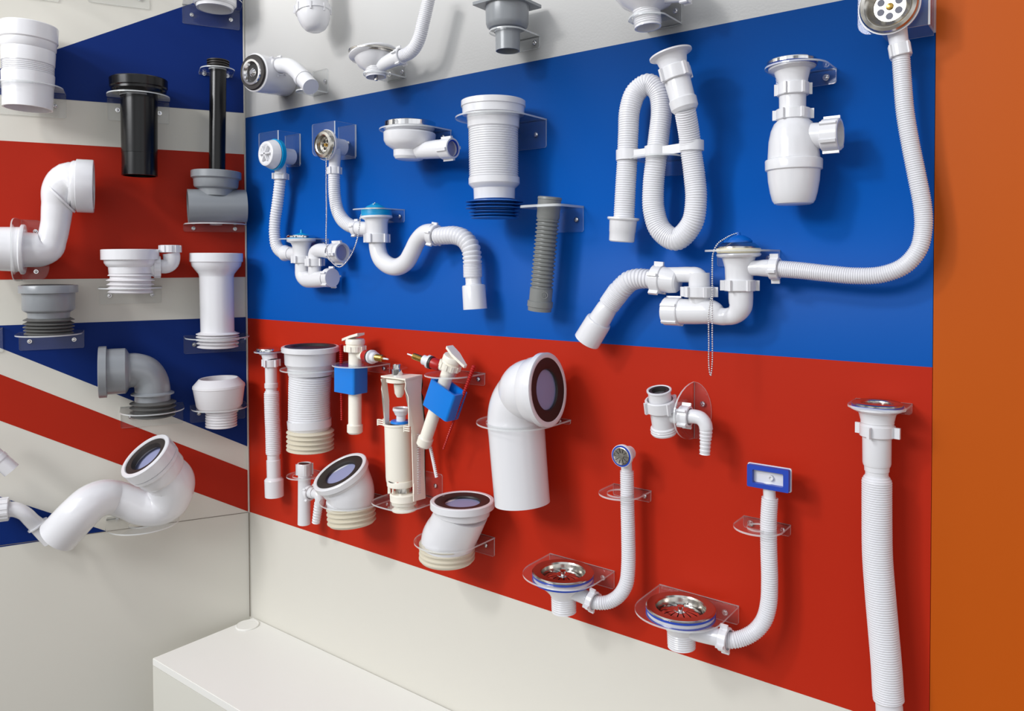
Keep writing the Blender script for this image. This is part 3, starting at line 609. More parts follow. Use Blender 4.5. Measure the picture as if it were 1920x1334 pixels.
# ------------------------------------------------ grey hose
t = Thing('drain_hose', 'slanting grey ribbed drain hose with plain cuffs', 'hose', 'R', 1020, 470, .055)
A, B = (1031, 370), (1011.5, 583)
t.lathe('upper_cuff', 'ggrey', A, B, [(30, 15), (0, 17), (-1, 19), (0, 22.5), (4, 23), (5, 22), (38, 21.5), (42, 19.5), (42, 0)])
S = lambda q: (A[0]+(B[0]-A[0])*q, A[1]+(B[1]-A[1])*q)
t.sweep('ribbed_section', 'ggrey', [(*S(.17), 21.8), (*S(.8), 21.8)], ribs=(7.6, 3.4, (0, -.1, -1, -.9)), seg=40)
t.lathe('lower_cuff', 'ggrey', S(.79), B, [(0, 0), (0, 19), (3, 21.5), (26, 21.5), (27, 24), (37, 24), (38, 22.5), (45, 22), (45, 0)])
P = t.p(1020.5, 553, .055); k_ = pxm(P); vw = (CAM-P); vw.z = 0; vw.normalize(); sd = UP.cross(vw); bm = bmesh.new()
revolve(bm, P+vw*21*k_, vw, [(0, 6.6*k_), (1.1*k_, 6.6*k_), (1.1*k_, 5.6*k_), (0, 5.6*k_)], 28)
for dx in (-1.6, 1.6): box(bm, P+vw*21.4*k_+sd*dx*k_, sd, UP, vw, .5*k_, 2.6*k_, .9*k_)
box(bm, P+vw*21.4*k_+UP*2.6*k_, sd, UP, vw, 1.8*k_, .45*k_, .9*k_)
t.put('moulded_mark', bm, 'ggrey')
bracket('R', (1029, 388, .055), (1098, 387), 435, 23, 'clear acrylic bracket gripping the slanting grey hose', sc='r', shape=5, th=.005, w=.052, front=.045)

# ------------------------------------------------ folded flexible trap
t = Thing('flexible_waste', 'long white corrugated waste hose folded into two loops by a clip', 'hose', 'R', 1232, 280, .06)
A, B = (1257, 101, .096), (1287, 214, .088)
t.lathe('flange', 'soft', A, B, [(6, 28), (0, 34), (-1, 38), (0, 41.5), (3, 41.5), (4.5, 38), (6, 33), (10, 29.5), (20, 27), (34, 25), (34, 0)])
nd = (t.p(*B)-t.p(*A)).normalized()
t.nut(t.p(1267, 138, .0935), nd, 13, 29.5, 4, ww=.22, wr=.2, ph=.35)
t.lathe('sleeve', 'white', (1268, 143, .093), (1287, 214, .088), [(0, 0), (0, 25.5), (42, 24.5), (44, 25.5), (46, 27), (62, 26.5), (68, 22), (73, 0)])
t.sweep('corrugated_hose', 'soft', [(1284, 205, 20.6, .09), (1291, 245, 20.6, .072), (1296, 285, 20.6, .06), (1302, 330, 21, .055), (1305, 375, 21, .055), (1297, 420, 21.3, .055), (1268, 449, 21.5, .056), (1239, 432, 21.3, .056), (1226, 395, 21, .056), (1225, 350, 20.5, .057), (1230, 300, 20.2, .058), (1236, 250, 20, .05), (1240, 205, 20, .044), (1234, 172, 20.2, .043), (1215, 158, 20.5, .044), (1193, 173, 20.5, .05), (1181, 205, 20, .057), (1178, 250, 19.6, .06), (1176, 300, 19.6, .06), (1173, 350, 19.8, .06), (1170, 410, 20, .06)], ribs=(4.6, 1.15), seg=30)
t.vl('outlet_socket', 'white', 1169, [(408, 0), (408, 30), (411, 30.5), (413, 29), (414, 26), (435, 25), (436, 24.5), (452, 24), (454, 22), (454, 0)], 1165.5)
bm = bmesh.new()
for cx, cy in ((1178, 291), (1231.5, 284), (1296.5, 274)):
    P = t.p(cx, cy, .06); k_ = pxm(P); revolve(bm, P-UP*9.5*k_, UP, [(0, 20*k_), (0, 23*k_), (19*k_, 23*k_), (19*k_, 20*k_), (0, 20*k_)], 40)
for (a_, b_) in (((1194, 289), (1216, 286)), ((1248, 282), (1280, 277))):
    P, Q = t.p(*a_, .073), t.p(*b_, .073); c_ = (P+Q)/2; k_ = pxm(c_); box(bm, c_, (Q-P).normalized(), OUT, UP, (Q-P).length/2+.006, 1.5*k_, 8.5*k_)
t.put('clip', bm, 'white', label='white three ring clip')
bracket('R', (1231, 296, .06), (1282, 298), 328, 21, 'clear acrylic bracket under the clip of the folded waste hose', w=.05)

# ------------------------------------------------ bottle trap
t = Thing('bottle_trap', 'white bottle trap with chrome top and side outlet nut', 'drain trap', 'R', 1487, 250, .058)
t.vl('rim', 'chrome', 1485, [(118, 36), (114, 44), (114, 47), (116, 49), (121, 49), (122.5, 46), (122.5, 0)])
t.vl('gasket', 'gask', 1485, [(122.5, 0), (122.5, 47), (125.5, 47), (126, 0)])
t.vl('flange', 'white', 1485, [(125.5, 0), (126, 45.5), (129, 45.5), (131, 41), (134, 35), (140, 33), (152, 29), (160, 28), (160, 0)], 1487)
t.nut((1487, 168), DN, 11.5, 31, 6, ww=.16, wr=.16, ph=.15)
t.vl('neck', 'white', 1486, [(170, 0), (170, 26), (208, 25.5), (208, 0)])
t.nut((1487, 215), DN, 10, 33.5, 6, ww=.16, wr=.17, ph=.25)
t.vl('body', 'white', 1487, [(222, 0), (222, 28), (227, 31), (232, 37), (245, 43), (265, 47.5), (285, 49), (299, 50), (299, 0)], 1488)
t.vl('cup', 'white', 1488, [(298, 0), (298, 50), (300, 54), (302, 55), (319, 54.5), (321, 50.5), (340, 49), (362, 45), (376, 41), (382, 37), (384, 32), (384, 0)], 1488)
t.sweep('side_outlet', 'white', [(1500, 257, 25), (1530, 255, 25), (1562, 253, 24)])
t.nut((1559, 253), X_, 16, 31, 6, ww=.18, wr=.15, ph=.42, full=False)
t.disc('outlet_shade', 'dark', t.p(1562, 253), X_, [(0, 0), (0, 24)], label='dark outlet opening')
bracket('R', (1493, 126, .055), (1555, 127), 159, 36, 'clear acrylic bracket beside the chrome topped bottle trap', sc='r', th=.003, w=.051)

# ------------------------------------------------ large waste set on the right
t = Thing('bath_waste_set', 'large white bath waste set with long curved hose, blue plug and hanging ball chain', 'drain', 'R', 1400, 500, .05)
P = t.p(1665, 8, .075); k_ = pxm(P)
fo = t.disc('strainer_face', 'steel', P, -OUT, [(16, 0), (16, 28), (13, 30), (8, 36), (0, 40), (-2, 43), (0, 49), (4, 51.5), (7, 51), (7, 43)], label='polished steel strainer face')
bm = bmesh.new()
for q in range(6):
    a_ = math.pi*q/3+.5; revolve(bm, P-OUT*15.9*k_+(X_*math.cos(a_)+UP*math.sin(a_))*18*k_, OUT, [(0, 6.6*k_), (.4*k_, 6.6*k_), (.4*k_, 0)], 20)
t.put('strainer_hole', bm, 'hole', fo); t.disc('bolt', 'brass', P-OUT*16*k_, OUT, [(0, 0), (0, 7), (3, 6), (4, 3), (4, 0)], fo, seg=24)
t.disc('overflow_body', 'soft', P-OUT*8*k_, -OUT, [(0, 44), (0, 54), (4, 54), (9, 44), (18, 34), (30, 28), (32, 0)])
t.vl('neck', 'soft', 1676, [(20, 0), (20, 22), (60, 20), (78, 19), (90, 18), (90, 0)], 1687, d=.045)
d_ = (t.p(1691, 115, .045)-t.p(1685, 80, .045)).normalized()
t.nut((1687.5, 95, .045), d_, 12, 22.5, 4, ww=.22, wr=.18, ph=.4)
t.sweep('curved_hose', 'soft', [(1689, 104, 18, .045), (1692, 150, 18, .045), (1697, 210, 18.3, .045), (1707, 270, 18.5, .042), (1719, 330, 18.8, .04), (1730, 390, 18.6, .038), (1731, 430, 18.2, .038), (1722, 468, 17.7, .04), (1695, 499, 17, .042), (1653, 515, 16.3, .045), (1604, 517.5, 16, .048), (1550, 513, 16, .05), (1500, 507.5, 16, .05), (1455, 504, 16, .05)], ribs=(4.2, 1.4), seg=30)
t.sweep('inlet', 'white', [(1395, 503, 14), (1420, 503, 14.5), (1432, 503, 16), (1450, 503.5, 17)])
t.nut((1453, 504), X_, 8.5, 21, 4, ww=.22, wr=.35, ph=.12)
t.vl('dome', 'steel', 1384, [(466, 0), (466, 41), (463, 40), (456, 31), (455, 24), (455, 0)], label='steel dome under the plug')
t.vl('plug', 'plug', 1384, [(436, 0), (436, 4), (441, 5), (442, 12), (447, 22), (452, 27), (455, 27), (456, 0)], label='blue plug')
t.vl('washer', 'ivory', 1384.5, [(466, 0), (466, 42), (469, 43), (472, 42), (475, 40), (475, 0)], label='ivory washer')
t.vl('cup', 'white', 1385, [(476, 0), (476, 42), (479, 42.5), (482, 40), (484, 32), (490, 30), (502, 27), (526, 26.5), (526, 0)], 1386)
t.nut((1387, 535.5), DN, 10.5, 31, 6, ww=.18, wr=.2, ph=.2)
t.sweep('trap_pipe', 'white', [(1388.5, 540, 23.5), (1389, 560, 23.5), (1388, 577, 22), (1378, 590, 18), (1362, 594, 16), (1350, 593, 17), (1338, 587, 22), (1328, 584.5, 24), (1300, 584.5, 24), (1275, 584.5, 24)])
t.nut((1262, 584.5), X_, 16, 26.5, 5, ww=.2, wr=.1, ph=.1, hole=0, name='end_cap')
t.vl('riser', 'white', 1311, [(512, 0), (512, 20), (560, 21), (576, 18), (584, 0)], 1312)
t.nut((1311, 547.5), DN, 10, 30, 6, ww=.18, wr=.2, ph=.3)
t.sweep('upper_outlet', 'white', [(1311, 534, 20), (1311, 526, 19.5), (1306, 518, 17), (1294, 515.5, 14.8), (1270, 515.5, 14.6), (1245, 516, 14.6)])
t.lathe('outlet_socket', 'white', (1272, 528), (1232, 523), [(0, 0), (0, 19), (3, 22), (14, 24), (40, 24), (40, 0)], d=.05)
d_ = (t.p(1222, 523)-t.p(1244, 525)).normalized()
t.nut((1234, 524), d_, 10, 26.5, 5, ww=.2, wr=.25, ph=.25)
t.sweep('flexible_tail', 'soft', [(1228, 524, 17.5), (1212, 523, 18.5), (1196, 523, 19.5), (1180, 528, 20.5), (1167, 540, 21), (1158, 550, 21)], ribs=(7, 2, (0, 0, -.6, -1)))
t.sweep('ribbed_sleeve', 'soft', [(1161, 546, 21.5), (1142, 572, 20.5)], ribs=(3.6, .9))
t.lathe('tail_socket', 'white', (1143, 570), (1100, 640), [(0, 0), (0, 17), (4, 18), (8, 19.5), (36, 21), (37, 24), (40, 25), (81, 25.5), (82, 23.5), (60, 23), (60, 0)])
t.chain('bead_chain', [(1384, 437, .052), (1374, 440, .06), (1360, 447, .075), (1345, 458, .088), (1337, 475, .092), (1335.5, 500, .092), (1335.5, 560, .092), (1335.5, 620, .092), (1335.5, 680, .092), (1332.5, 705, .092), (1329.5, 690, .092), (1329, 640, .092), (1329, 590, .092), (1333, 560, .092)], 1.7, 4.2)
cbracket('R', 1609, 1741, (-60, -60), 46, .055, 1757, (1666, 8, 28), 'clear acrylic bracket around the steel strainer at the top right')
bracket('R', (1384, 470.5, .05), (1448, 470), 500, 24, 'clear acrylic bracket under the steel dome of the blue plug', sc='r', w=.058)

# ================================================================== BACK WALL, lower rows
t = Thing('basin_waste', 'slim white flexible basin waste hanging next to the corner', 'drain', 'R', 508, 790, .04)
t.vl('rim', 'chrome', 503.5, [(656, 12), (653, 19), (653, 22), (655, 23), (658, 23), (658, 0)])
t.vl('gasket', 'gask', 503.5, [(657.5, 0), (657.5, 21.5), (661, 21), (662, 0)])
t.vl('cup', 'white', 504, [(661, 0), (661, 19), (664, 15), (676, 14), (676, 0)], 507)
t.nut((508, 681), DN, 7, 15, 5)
t.vl('neck', 'white', 508, [(684, 0), (684, 11.5), (718, 11.5), (719, 13), (727, 13), (729, 11), (738, 11), (738, 0)], 509)
t.sweep('hose', 'soft', [(509.5, 734, 13), (509.5, 738, 14.8), (510.5, 780, 14.8), (512, 815, 14.8), (512.5, 850, 14.5), (512.5, 854, 12)], ribs=(3.4, .8))
t.vl('outlet_socket', 'white', 512.5, [(850, 0), (850, 12), (862, 12), (863, 13.5), (895, 13.5), (898, 17), (900, 18.3), (931, 18), (931, 16.5), (915, 16), (915, 0)], 514.5)
bracket('R', (504, 659.5, .04), (533, 663), 680, 14, 'clear acrylic bracket of the slim flexible basin waste', w=.042)

t = Thing('toilet_connector', 'white ribbed toilet connector with black gasket and beige fins', WC, 'R', 582, 740, .083)
cl = t.vl('collar', 'white', 582, [(660, 44), (651, 46), (649.5, 48), (649.5, 53), (650.5, 54.5), (659, 54.5), (660, 50), (662, 49), (682, 48), (688, 43.5), (690, 42.5), (702, 42), (703, 40), (703, 0)])
t.vl('gasket', 'rubber', 582, [(653, 0), (653, 34), (648.8, 38), (648.8, 48.5), (655, 49), (655, 0)], parent=cl, label='black gasket')
t.sweep('bellows', 'white', [(582, 702, 40.5), (580, 745, 39.5), (580, 790, 40)], ribs=(4.2, 1.6), seg=56)
t.vl('lower_band', 'white', 580, [(787, 0), (787, 42), (801, 41.5), (804, 39), (808, 37), (808, 0)], 581)
t.vl('finned_seal', 'beige', 582, fins([809, 817, 825.5, 834, 841], 45, 41, 1.6, 1.5), label='beige rubber fins')
bracket('R', (582, 692, .083), (655, 684), 712, 44, 'clear acrylic bracket of the ribbed connector with beige fins', w=.08)

def fill_valve(label, head, foot, sgn, d):
    t = Thing('fill_valve', label, 'toilet valve', 'R', head[0], head[1], d)
    H = t.p(*head); Q = t.p(*foot); ax = (Q-H).normalized(); L = (Q-H).length; k = pxr(H, ax)
    side = (X_ - ax*X_.dot(ax)).normalized()*sgn; fr = ax.cross(side); 
    if fr.dot(OUT) < 0: fr = -fr
    px = L/ math.hypot(foot[0]-head[0], foot[1]-head[1])
    def lt(name, m, prof, label=None):
        bm = bmesh.new(); revolve(bm, H, ax, [(a*px, r*k) for a, r in prof], 40); return t.put(name, bm, m, None, label)
    return t, H, ax, side, fr, k, px, lt
# first valve, upright
t, H, ax, side, fr, k, px, lt = fill_valve('upright cream fill valve with blue float and red rod', (666, 636), (665.5, 813), 1, .06)
def valve_parts(t, H, ax, side, fr, k, px, lt, sl, inl_d, rod):
    sc = px
    hd = lt('head', 'cream', [(0, 0), (0, 17), (3, 18.5), (9, 18.5), (10, 17), (13, 17), (13, 20), (23, 20), (25, 13), (25, 0)])
    bm = bmesh.new()
    for q in range(10):
        a_ = 2*math.pi*q/10; v = side*math.cos(a_)+fr*math.sin(a_); box(bm, H+ax*18*sc+v*20*k, v, ax.cross(v), ax, 1.6*k, 2.6*k, 5*sc)
    t.put('grip_rib', bm, 'cream', hd)
    lt('stem', 'cream', [(22, 0), (22, 12.6), (158, 12.6), (160, 13.5), (161, 15), (174, 15), (177, 12), (177, 0)])
    # lever: flat wedge lid
    a0 = H-ax*2*sc+side*(-sl*15)*k; bm = bmesh.new(); top = []
    sd = side*sl
    out = [(-16, 9), (-16, -9), (4, -11), (34, -4), (35, 0), (34, 4), (4, 11)]
    tilt = lambda a: ax*((a+16)*.28*sc - 5*sc)
    prism(bm, [H - ax*3*sc + sd*a*k + fr*b*k + tilt(a) for a, b in out], -ax*4.5*sc); t.put('lever', bm, 'cream')
    # float: box shell with cut top
    c_ = H + ax*76*sc - side*0; bm = bmesh.new()
    cx = sd*6*k
    fx_ = 37 if sl < 0 else 46
    out = rrect(-21, fx_, -17, 21, 5); hole = rrect(-17, fx_-4, -13, 17, 3)
    q0 = [c_ + cx*.3 + sd*a*k + fr*b*k - ax*26*sc for a, b in out]; q1 = [p_ + ax*(50*sc) for p_ in q0]
    h0 = [c_ + cx*.3 + sd*a*k + fr*b*k - ax*26*sc for a, b in hole]; h1 = [p_ + ax*12*sc for p_ in h0]
    A_, B_, Hh, Hl = [[bm.verts.new(p_) for p_ in s_] for s_ in (q0, q1, h0, h1)]
    n_ = len(A_)
    for i in range(n_):
        j = (i+1) % n_
        for f_ in ((A_[i], A_[j], B_[j], B_[i]), (A_[i], A_[j], Hh[j], Hh[i]), (Hh[i], Hh[j], Hl[j], Hl[i])): bm.faces.new(f_)
    bm.faces.new(B_); bm.faces.new(Hl); t.put('float', bm, 'blue', label='bright blue float')
    # red rod with thread
    (r0, r1) = rod; P0, P1 = t.p(*r0), t.p(*r1); bm = bmesh.new(); nn = 40
    c0 = [(P0.lerp(P1, i/(nn*2)), (4.6 if i % 2 else 2.4)*k*(1-.5*i/(nn*2))) for i in range(nn*2+1)]
    tube(bm, c0, 10); t.put('adjusting_rod', bm, 'red', label='red threaded rod')
    # inlet
    I0 = H + ax*34*sc if False else t.p(*inl_d[0]); n = (t.p(*inl_d[1]) - I0).normalized(); L_ = (t.p(*inl_d[1])-I0).length; u = L_/52
    def iv(name, m, prof, lab=None):
        bm = bmesh.new(); revolve(bm, I0, n, [(a*u, r*k) for a, r in prof], 32); t.put(name, bm, m, None, lab)
    iv('inlet_arm', 'cream', [(-12, 0), (-12, 8), (4, 8), (4, 0)])
    iv('inlet_union', 'red', [(3, 0), (3, 9), (5, 11), (15, 11), (15, 0)], 'red union')
    iv('inlet_washer', 'rubber', [(15, 0), (15, 12.5), (18, 12.5), (18, 0)], 'black washer')
    iv('inlet_nut', 'white', [(18, 0), (18, 13), (21, 13), (22, 9.5), (28, 9.5), (29, 6.5), (29, 0)])
    iv('inlet_thread', 'brass', [(28, 0), (28, 6.5)] + sum([[(a, 6.6), (a+.8, 6.0)] for a in (29, 31, 33, 35, 37, 39, 41)], []) + [(43, 6), (43, 0)], 'brass thread')
    iv('inlet_tip', 'white', [(42, 0), (42, 2), (52, 1.4), (52, 0)])
valve_parts(t, H, ax, side, fr, k, px, lt, -1, ((680, 667), (728, 674, .075)), ((639.5, 646, .06), (640.5, 789, .06)))
bracket('R', (668, 684, .06), (728, 680), 701, 14, 'clear acrylic bracket of the upright valve with the blue float', sc='r', w=.062)
t, H, ax, side, fr, k, px, lt = fill_valve('leaning cream fill valve with blue float, inlet pointing left', (850, 668), (789, 851), 1, .07)
valve_parts(t, H, ax, side, fr, k, px, lt, 1, ((830, 688), (764, 664, .085)), ((889, 686, .064), (831, 843, .064)))
bracket('R', (842, 703, .062), (904, 698), 723, 14, 'clear acrylic bracket of the leaning valve with the blue float', sc='r', w=.058)

# ------------------------------------------------ flush valve
t = Thing('flush_valve', 'cream cistern flush valve with chrome button in an open frame', 'toilet valve', 'R', 755, 830, .065)
B0 = t.p(760, 945); k = pxr(B0, UP)
cy_ = t.vl('cylinder', 'cream', 746, [(797, 21), (793.5, 24), (793.5, 26.5), (797, 27), (798, 25.5), (893, 25.5), (900, 25), (904, 24), (904, 0)], 749, label='pale translucent cylinder')
t.vl('inner_cup', 'white', 752, [(768, 12), (765, 13), (765, 15.5), (769, 16), (774, 13), (778, 11.5), (779, 9), (790, 9), (790, 0)])
t.vl('inner_seal', 'blue', 750, [(789, 0), (789, 17), (793, 18), (796, 0)])
t.vl('base_ring', 'cream', 751, [(899, 0), (899, 25), (901, 26), (910, 25.5), (911, 24), (911, 0)], 751)
t.vl('seat_ring', 'cream', 757, [(924, 0), (924, 24), (926, 26.5), (938, 26), (939, 24), (945, 23.5), (946, 19), (952, 19), (955, 24), (957, 23), (957, 0)], 758)
t.vl('flush_seal', 'steel', 757, [(909, 0), (909, 14), (914, 15), (920, 16), (924, 16), (926, 0)], label='grey flush seal')
bm = bmesh.new(); q = Vector((1, 0, 0))
def post(x0, x1, y0, y1, dd, th=.003):
    prism(bm, [t.p(x0, y0, dd), t.p(x1, y0, dd), t.p(x1+.5, y1, dd), t.p(x0+.5, y1, dd)], OUT*-th)
def panel(pts, th=.0025): prism(bm, [t.p(*p_) for p_ in pts], X_*-th)
panel([(759, 711, .088), (792, 706, .038), (793, 722, .038), (790, 735, .038), (794, 745, .038), (797, 793, .038), (798, 935, .038), (776, 941, .075), (772, 800, .078), (767, 800, .088), (766, 745, .088), (760, 730, .088), (761, 720, .088)])
panel([(715, 711, .088), (725, 708, .072), (724, 735, .072), (730, 750, .072), (730, 800, .072), (722, 800, .088), (720, 745, .088), (716, 730, .088), (717, 720, .088)])
t.put('frame', bm, 'cream', label='cream side frame with wavy edges')
bm = bmesh.new(); prism(bm, [t.p(*p_) for p_ in ((714, 708, .09), (760, 714, .09), (792, 706, .04), (745, 703, .04))], UP*.004)
revolve(bm, t.p(748, 716), UP, [(0, 0), (0, 24*k), (6*k, 24*k), (6*k, 0)], 32); t.put('top_plate', bm, 'cream')
t.vl('button_guide', 'cream', 749, [(720, 0), (720, 11), (738, 9), (745, 5), (745, 0)])
t.vl('button', 'chrome', 745.5, [(682.5, 0), (682.5, 8), (684, 9), (691, 9), (692, 11.5), (704, 11), (704, 0)], label='chrome push button')
t.vl('button_rim', 'acr', 745.5, [(690, 9), (690, 19), (691, 19), (691, 9)], label='clear rim')
bm = bmesh.new()
for y_ in (788, 792, 796): box(bm, t.p(714.5, y_, .085), X_, OUT, UP, 7*k, 2*k, 1*k)
box(bm, t.p(709, 792, .085), X_, OUT, UP, 1.2*k, 2*k, 6*k); box(bm, t.p(720, 792, .085), X_, OUT, UP, 1.2*k, 2*k, 7*k)
for y_ in (800, 804, 808): box(bm, t.p(763.5, y_, .092), X_, OUT, UP, 6*k, 1.4*k, .9*k)
box(bm, t.p(758, 804, .092), X_, OUT, UP, 1*k, 1.4*k, 6*k); t.put('clip', bm, 'cream')
bm = bmesh.new()
for x_, dd in ((731, .088), (737, .09)): box(bm, t.p(x_, 917, dd), X_, OUT, UP, 1.3*k, 1.3*k, 9*k)
for x_, dd in ((724, .085), (771, .08)): box(bm, t.p(x_+5, 917, dd), X_, OUT, UP, 1.5*k, 1.5*k, 9*k)
t.put('seat_post', bm, 'cream')
bm = bmesh.new(); P0, P1 = t.p(806, 838, .045), t.p(818, 896, .045); v = (P1-P0).normalized(); L_ = (P1-P0).length
box(bm, (P0+P1)/2, v, v.cross(OUT).normalized(), OUT, L_/2, 2.2*k, 1.2*k)
for q_ in range(16): box(bm, P0.lerp(P1, (q_+.5)/16)+v.cross(OUT).normalized()*-3.2*k, v, v.cross(OUT).normalized(), OUT, 1.0*k, 1.4*k, 1.2*k)
for q_ in range(26): box(bm, t.p(786, 815+q_*4.4, .058), X_, OUT, UP, 1.2*k, 3.5*k, .8*k)
t.put('ratchet_strip', bm, 'white')
bm = bmesh.new()
def oncyl(x_, y_): 
    c = t.p(749, y_); rr = 26.2*k; v_ = (CAM-c); v_.z = 0; v_.normalize(); s_ = UP.cross(v_); a_ = (x_)/26.; return c+v_*rr*math.cos(a_)+s_*rr*math.sin(a_)*1, v_*math.cos(a_)+s_*math.sin(a_)
for i_, (x_, h_, m_) in enumerate([(-22, 2, 0), (-20, 1.6, 0), (-18, 2, 0), (-16, 1.5, 0), (-14, 2, 0), (-12, 1.6, 0), (-10, 2, 0), (-8, 1.6, 0)]):
    c, nv = oncyl(x_, 898.+(x_+22)*.13); box(bm, c, nv, UP.cross(nv), UP, .3*k, .6*k, h_*.55*k, 0)
c, nv = oncyl(-3.5, 901); revolve(bm, c-nv*.2*k, nv, [(0, 3.2*k), (.5*k, 3.2*k), (.5*k, 0)], 20, 1); t.put('printed_mark', bm, ['ink', 'rdot'], cy_)
bracket('R', (757, 940, .065), (816, 930), 887, 20, 'clear acrylic bracket carrying the cream flush valve', sc='r', w=.07, shape=3)

# ------------------------------------------------ hose tee and angled connector
t = Thing('overflow_tee', 'slim white upright pipe with nut and small hose branch', 'pipe', 'R', 570, 930, .06)
t.vl('pipe', 'white', 571, [(888, 0), (888, 12.3), (983, 12), (983, 10.5), (960, 10), (960, 0)], 570)
t.nut((571, 880), DN, 11, 14, 4, ww=.3, wr=.18, ph=.37)
t.disc('seal', 'rubber', t.p(571, 870.5), UP, [(-2, 10.5), (0, 10.5), (0, 7.5), (-2, 0)])
t.sweep('branch', 'white', [(571, 923, 10), (582, 924, 11), (590, 925, 11)])
t.nut((581, 925), X_, 3.5, 14.5, 4, ww=.25, wr=.25, ph=.6)
t.sweep('hose_tail', 'white', [(587, 925, 9.5), (597, 928, 10), (600, 937, 9.5), (598, 947, 9)])
t.sweep('hose_barb', 'white', [(598, 944, 9), (592.5, 980, 8)], ribs=(6, 1, (0, -.2, -.5, -1)))
bracket('R', (568, 892, .055), (612, 892), 905, 20, 'round clear acrylic bracket around the slim upright pipe', w=.045)

def seal_face(t, P, n, R, label=None, depth=14):
    k = pxm(P)
    cl = t.disc('collar', 'white', P, -n, [(10, R*.8), (1, R*.86), (0, R*.885), (0, R*.97), (1.2, R), (depth, R), (depth+1.5, R*.94)])
    t.disc('seal', 'rubber', P-n*1.2*k, -n, [(0, R*.87), (0, R*.64), (2, R*.56), (5, R*.54), (6, R*.87)], cl, label='black rubber seal')
    t.disc('inner_liner', 'inner', P-n*8.5*k, -n, [(0, 0), (0, R*.8)])
t = Thing('toilet_connector', 'angled white toilet connector with tilted black-sealed mouth and beige fins', WC, 'R', 655, 930, .08)
P = t.p(636.5, 884, .105); n = facing(P, -.50, -.86, .42); k_ = pxm(P); seal_face(t, P, n, 57, depth=11)
q1, q2 = P-n*9.5*k_, P-n*24*k_
t.sweep('body', 'white', [(q1, 52.), (q2, 51.), (657, 922, 46, .085), (657, 938, 43.5, .08), (657, 952, 42.5, .08)])
t.vl('finned_seal', 'beige', 657.5, [(945, 0), (945, 42), (948, 44)] + sum([[(y-1, 43), (y+1, 46.3), (y+2.4, 46.3), (y+4, 43)] for y in (950, 958.5, 967, 975.5)], []) + [(982, 42), (982, 0)], 660, label='beige rubber fins')
t.vl('band', 'white', 656.5, [(937, 0), (937, 44), (939, 45), (942, 45), (943, 43.5), (950, 43), (950, 0)])
bracket('R', (657, 940, .08), (733, 923), 958, 44, 'clear acrylic bracket of the angled connector with beige fins', sc='r', w=.078)

t = Thing('toilet_connector', 'offset white toilet connector with round black-sealed mouth facing up', WC, 'R', 850, 990, .078)
P = t.p(867, 938); seal_face(t, P, UP, 60.5, depth=13); k_ = pxm(P)
t.vl('shoulder', 'white', 867, [(948, 50), (948, 53.5), (962, 52), (966, 46), (966, 30)], 866)
t.sweep('offset_neck', 'white', [(866, 958, 50), (861, 972, 49), (849, 996, 49.5), (841, 1010, 50.5), (839, 1024, 50.5)])
t.vl('finned_seal', 'beige', 838.5, [(1014, 0), (1014, 50)] + sum([[(y-2, 50), (y, 52.5), (y+2, 52.5), (y+4, 50)] for y in (1018, 1027, 1036, 1044)], []) + [(1050, 49), (1050, 0)], 838, label='beige rubber fins')
bracket('R', (839, 1014, .078), (934, 1003), 1046, 50, 'clear acrylic bracket of the offset connector near the plinth', sc='r', w=.078)

t = Thing('toilet_connector', 'big white elbow toilet connector, mouth with black seal facing right', WC, 'R', 970, 830, .085)
P = t.p(1029, 731, .095); n = Vector((math.cos(.2), math.sin(.2)*.35, .10)).normalized(); k_ = pxm(P)
seal_face(t, P, n, 70.5, depth=12)
q1, q2, q3 = P-n*.016, P-n*.030, P-n*.045
t.disc('shoulder', 'white', q1, -n, [(-3, 66), (0, 66), (20, 62), (26, 58), (26, 30)])
t.sweep('elbow_pipe', 'white', [(q2, 60.), (q3, 58.), (986, 741, 56, .088), (972, 762, 54.5, .086), (967, 790, 53.5), (969, 815, 53.2), (974, 880, 52.6), (979.5, 944, 52)], o1=30, seg=56)
bracket('R', (967, 792, .085), (1067, 776), 796, 56, 'round clear acrylic bracket around the big white elbow', sc='r', w=.085)

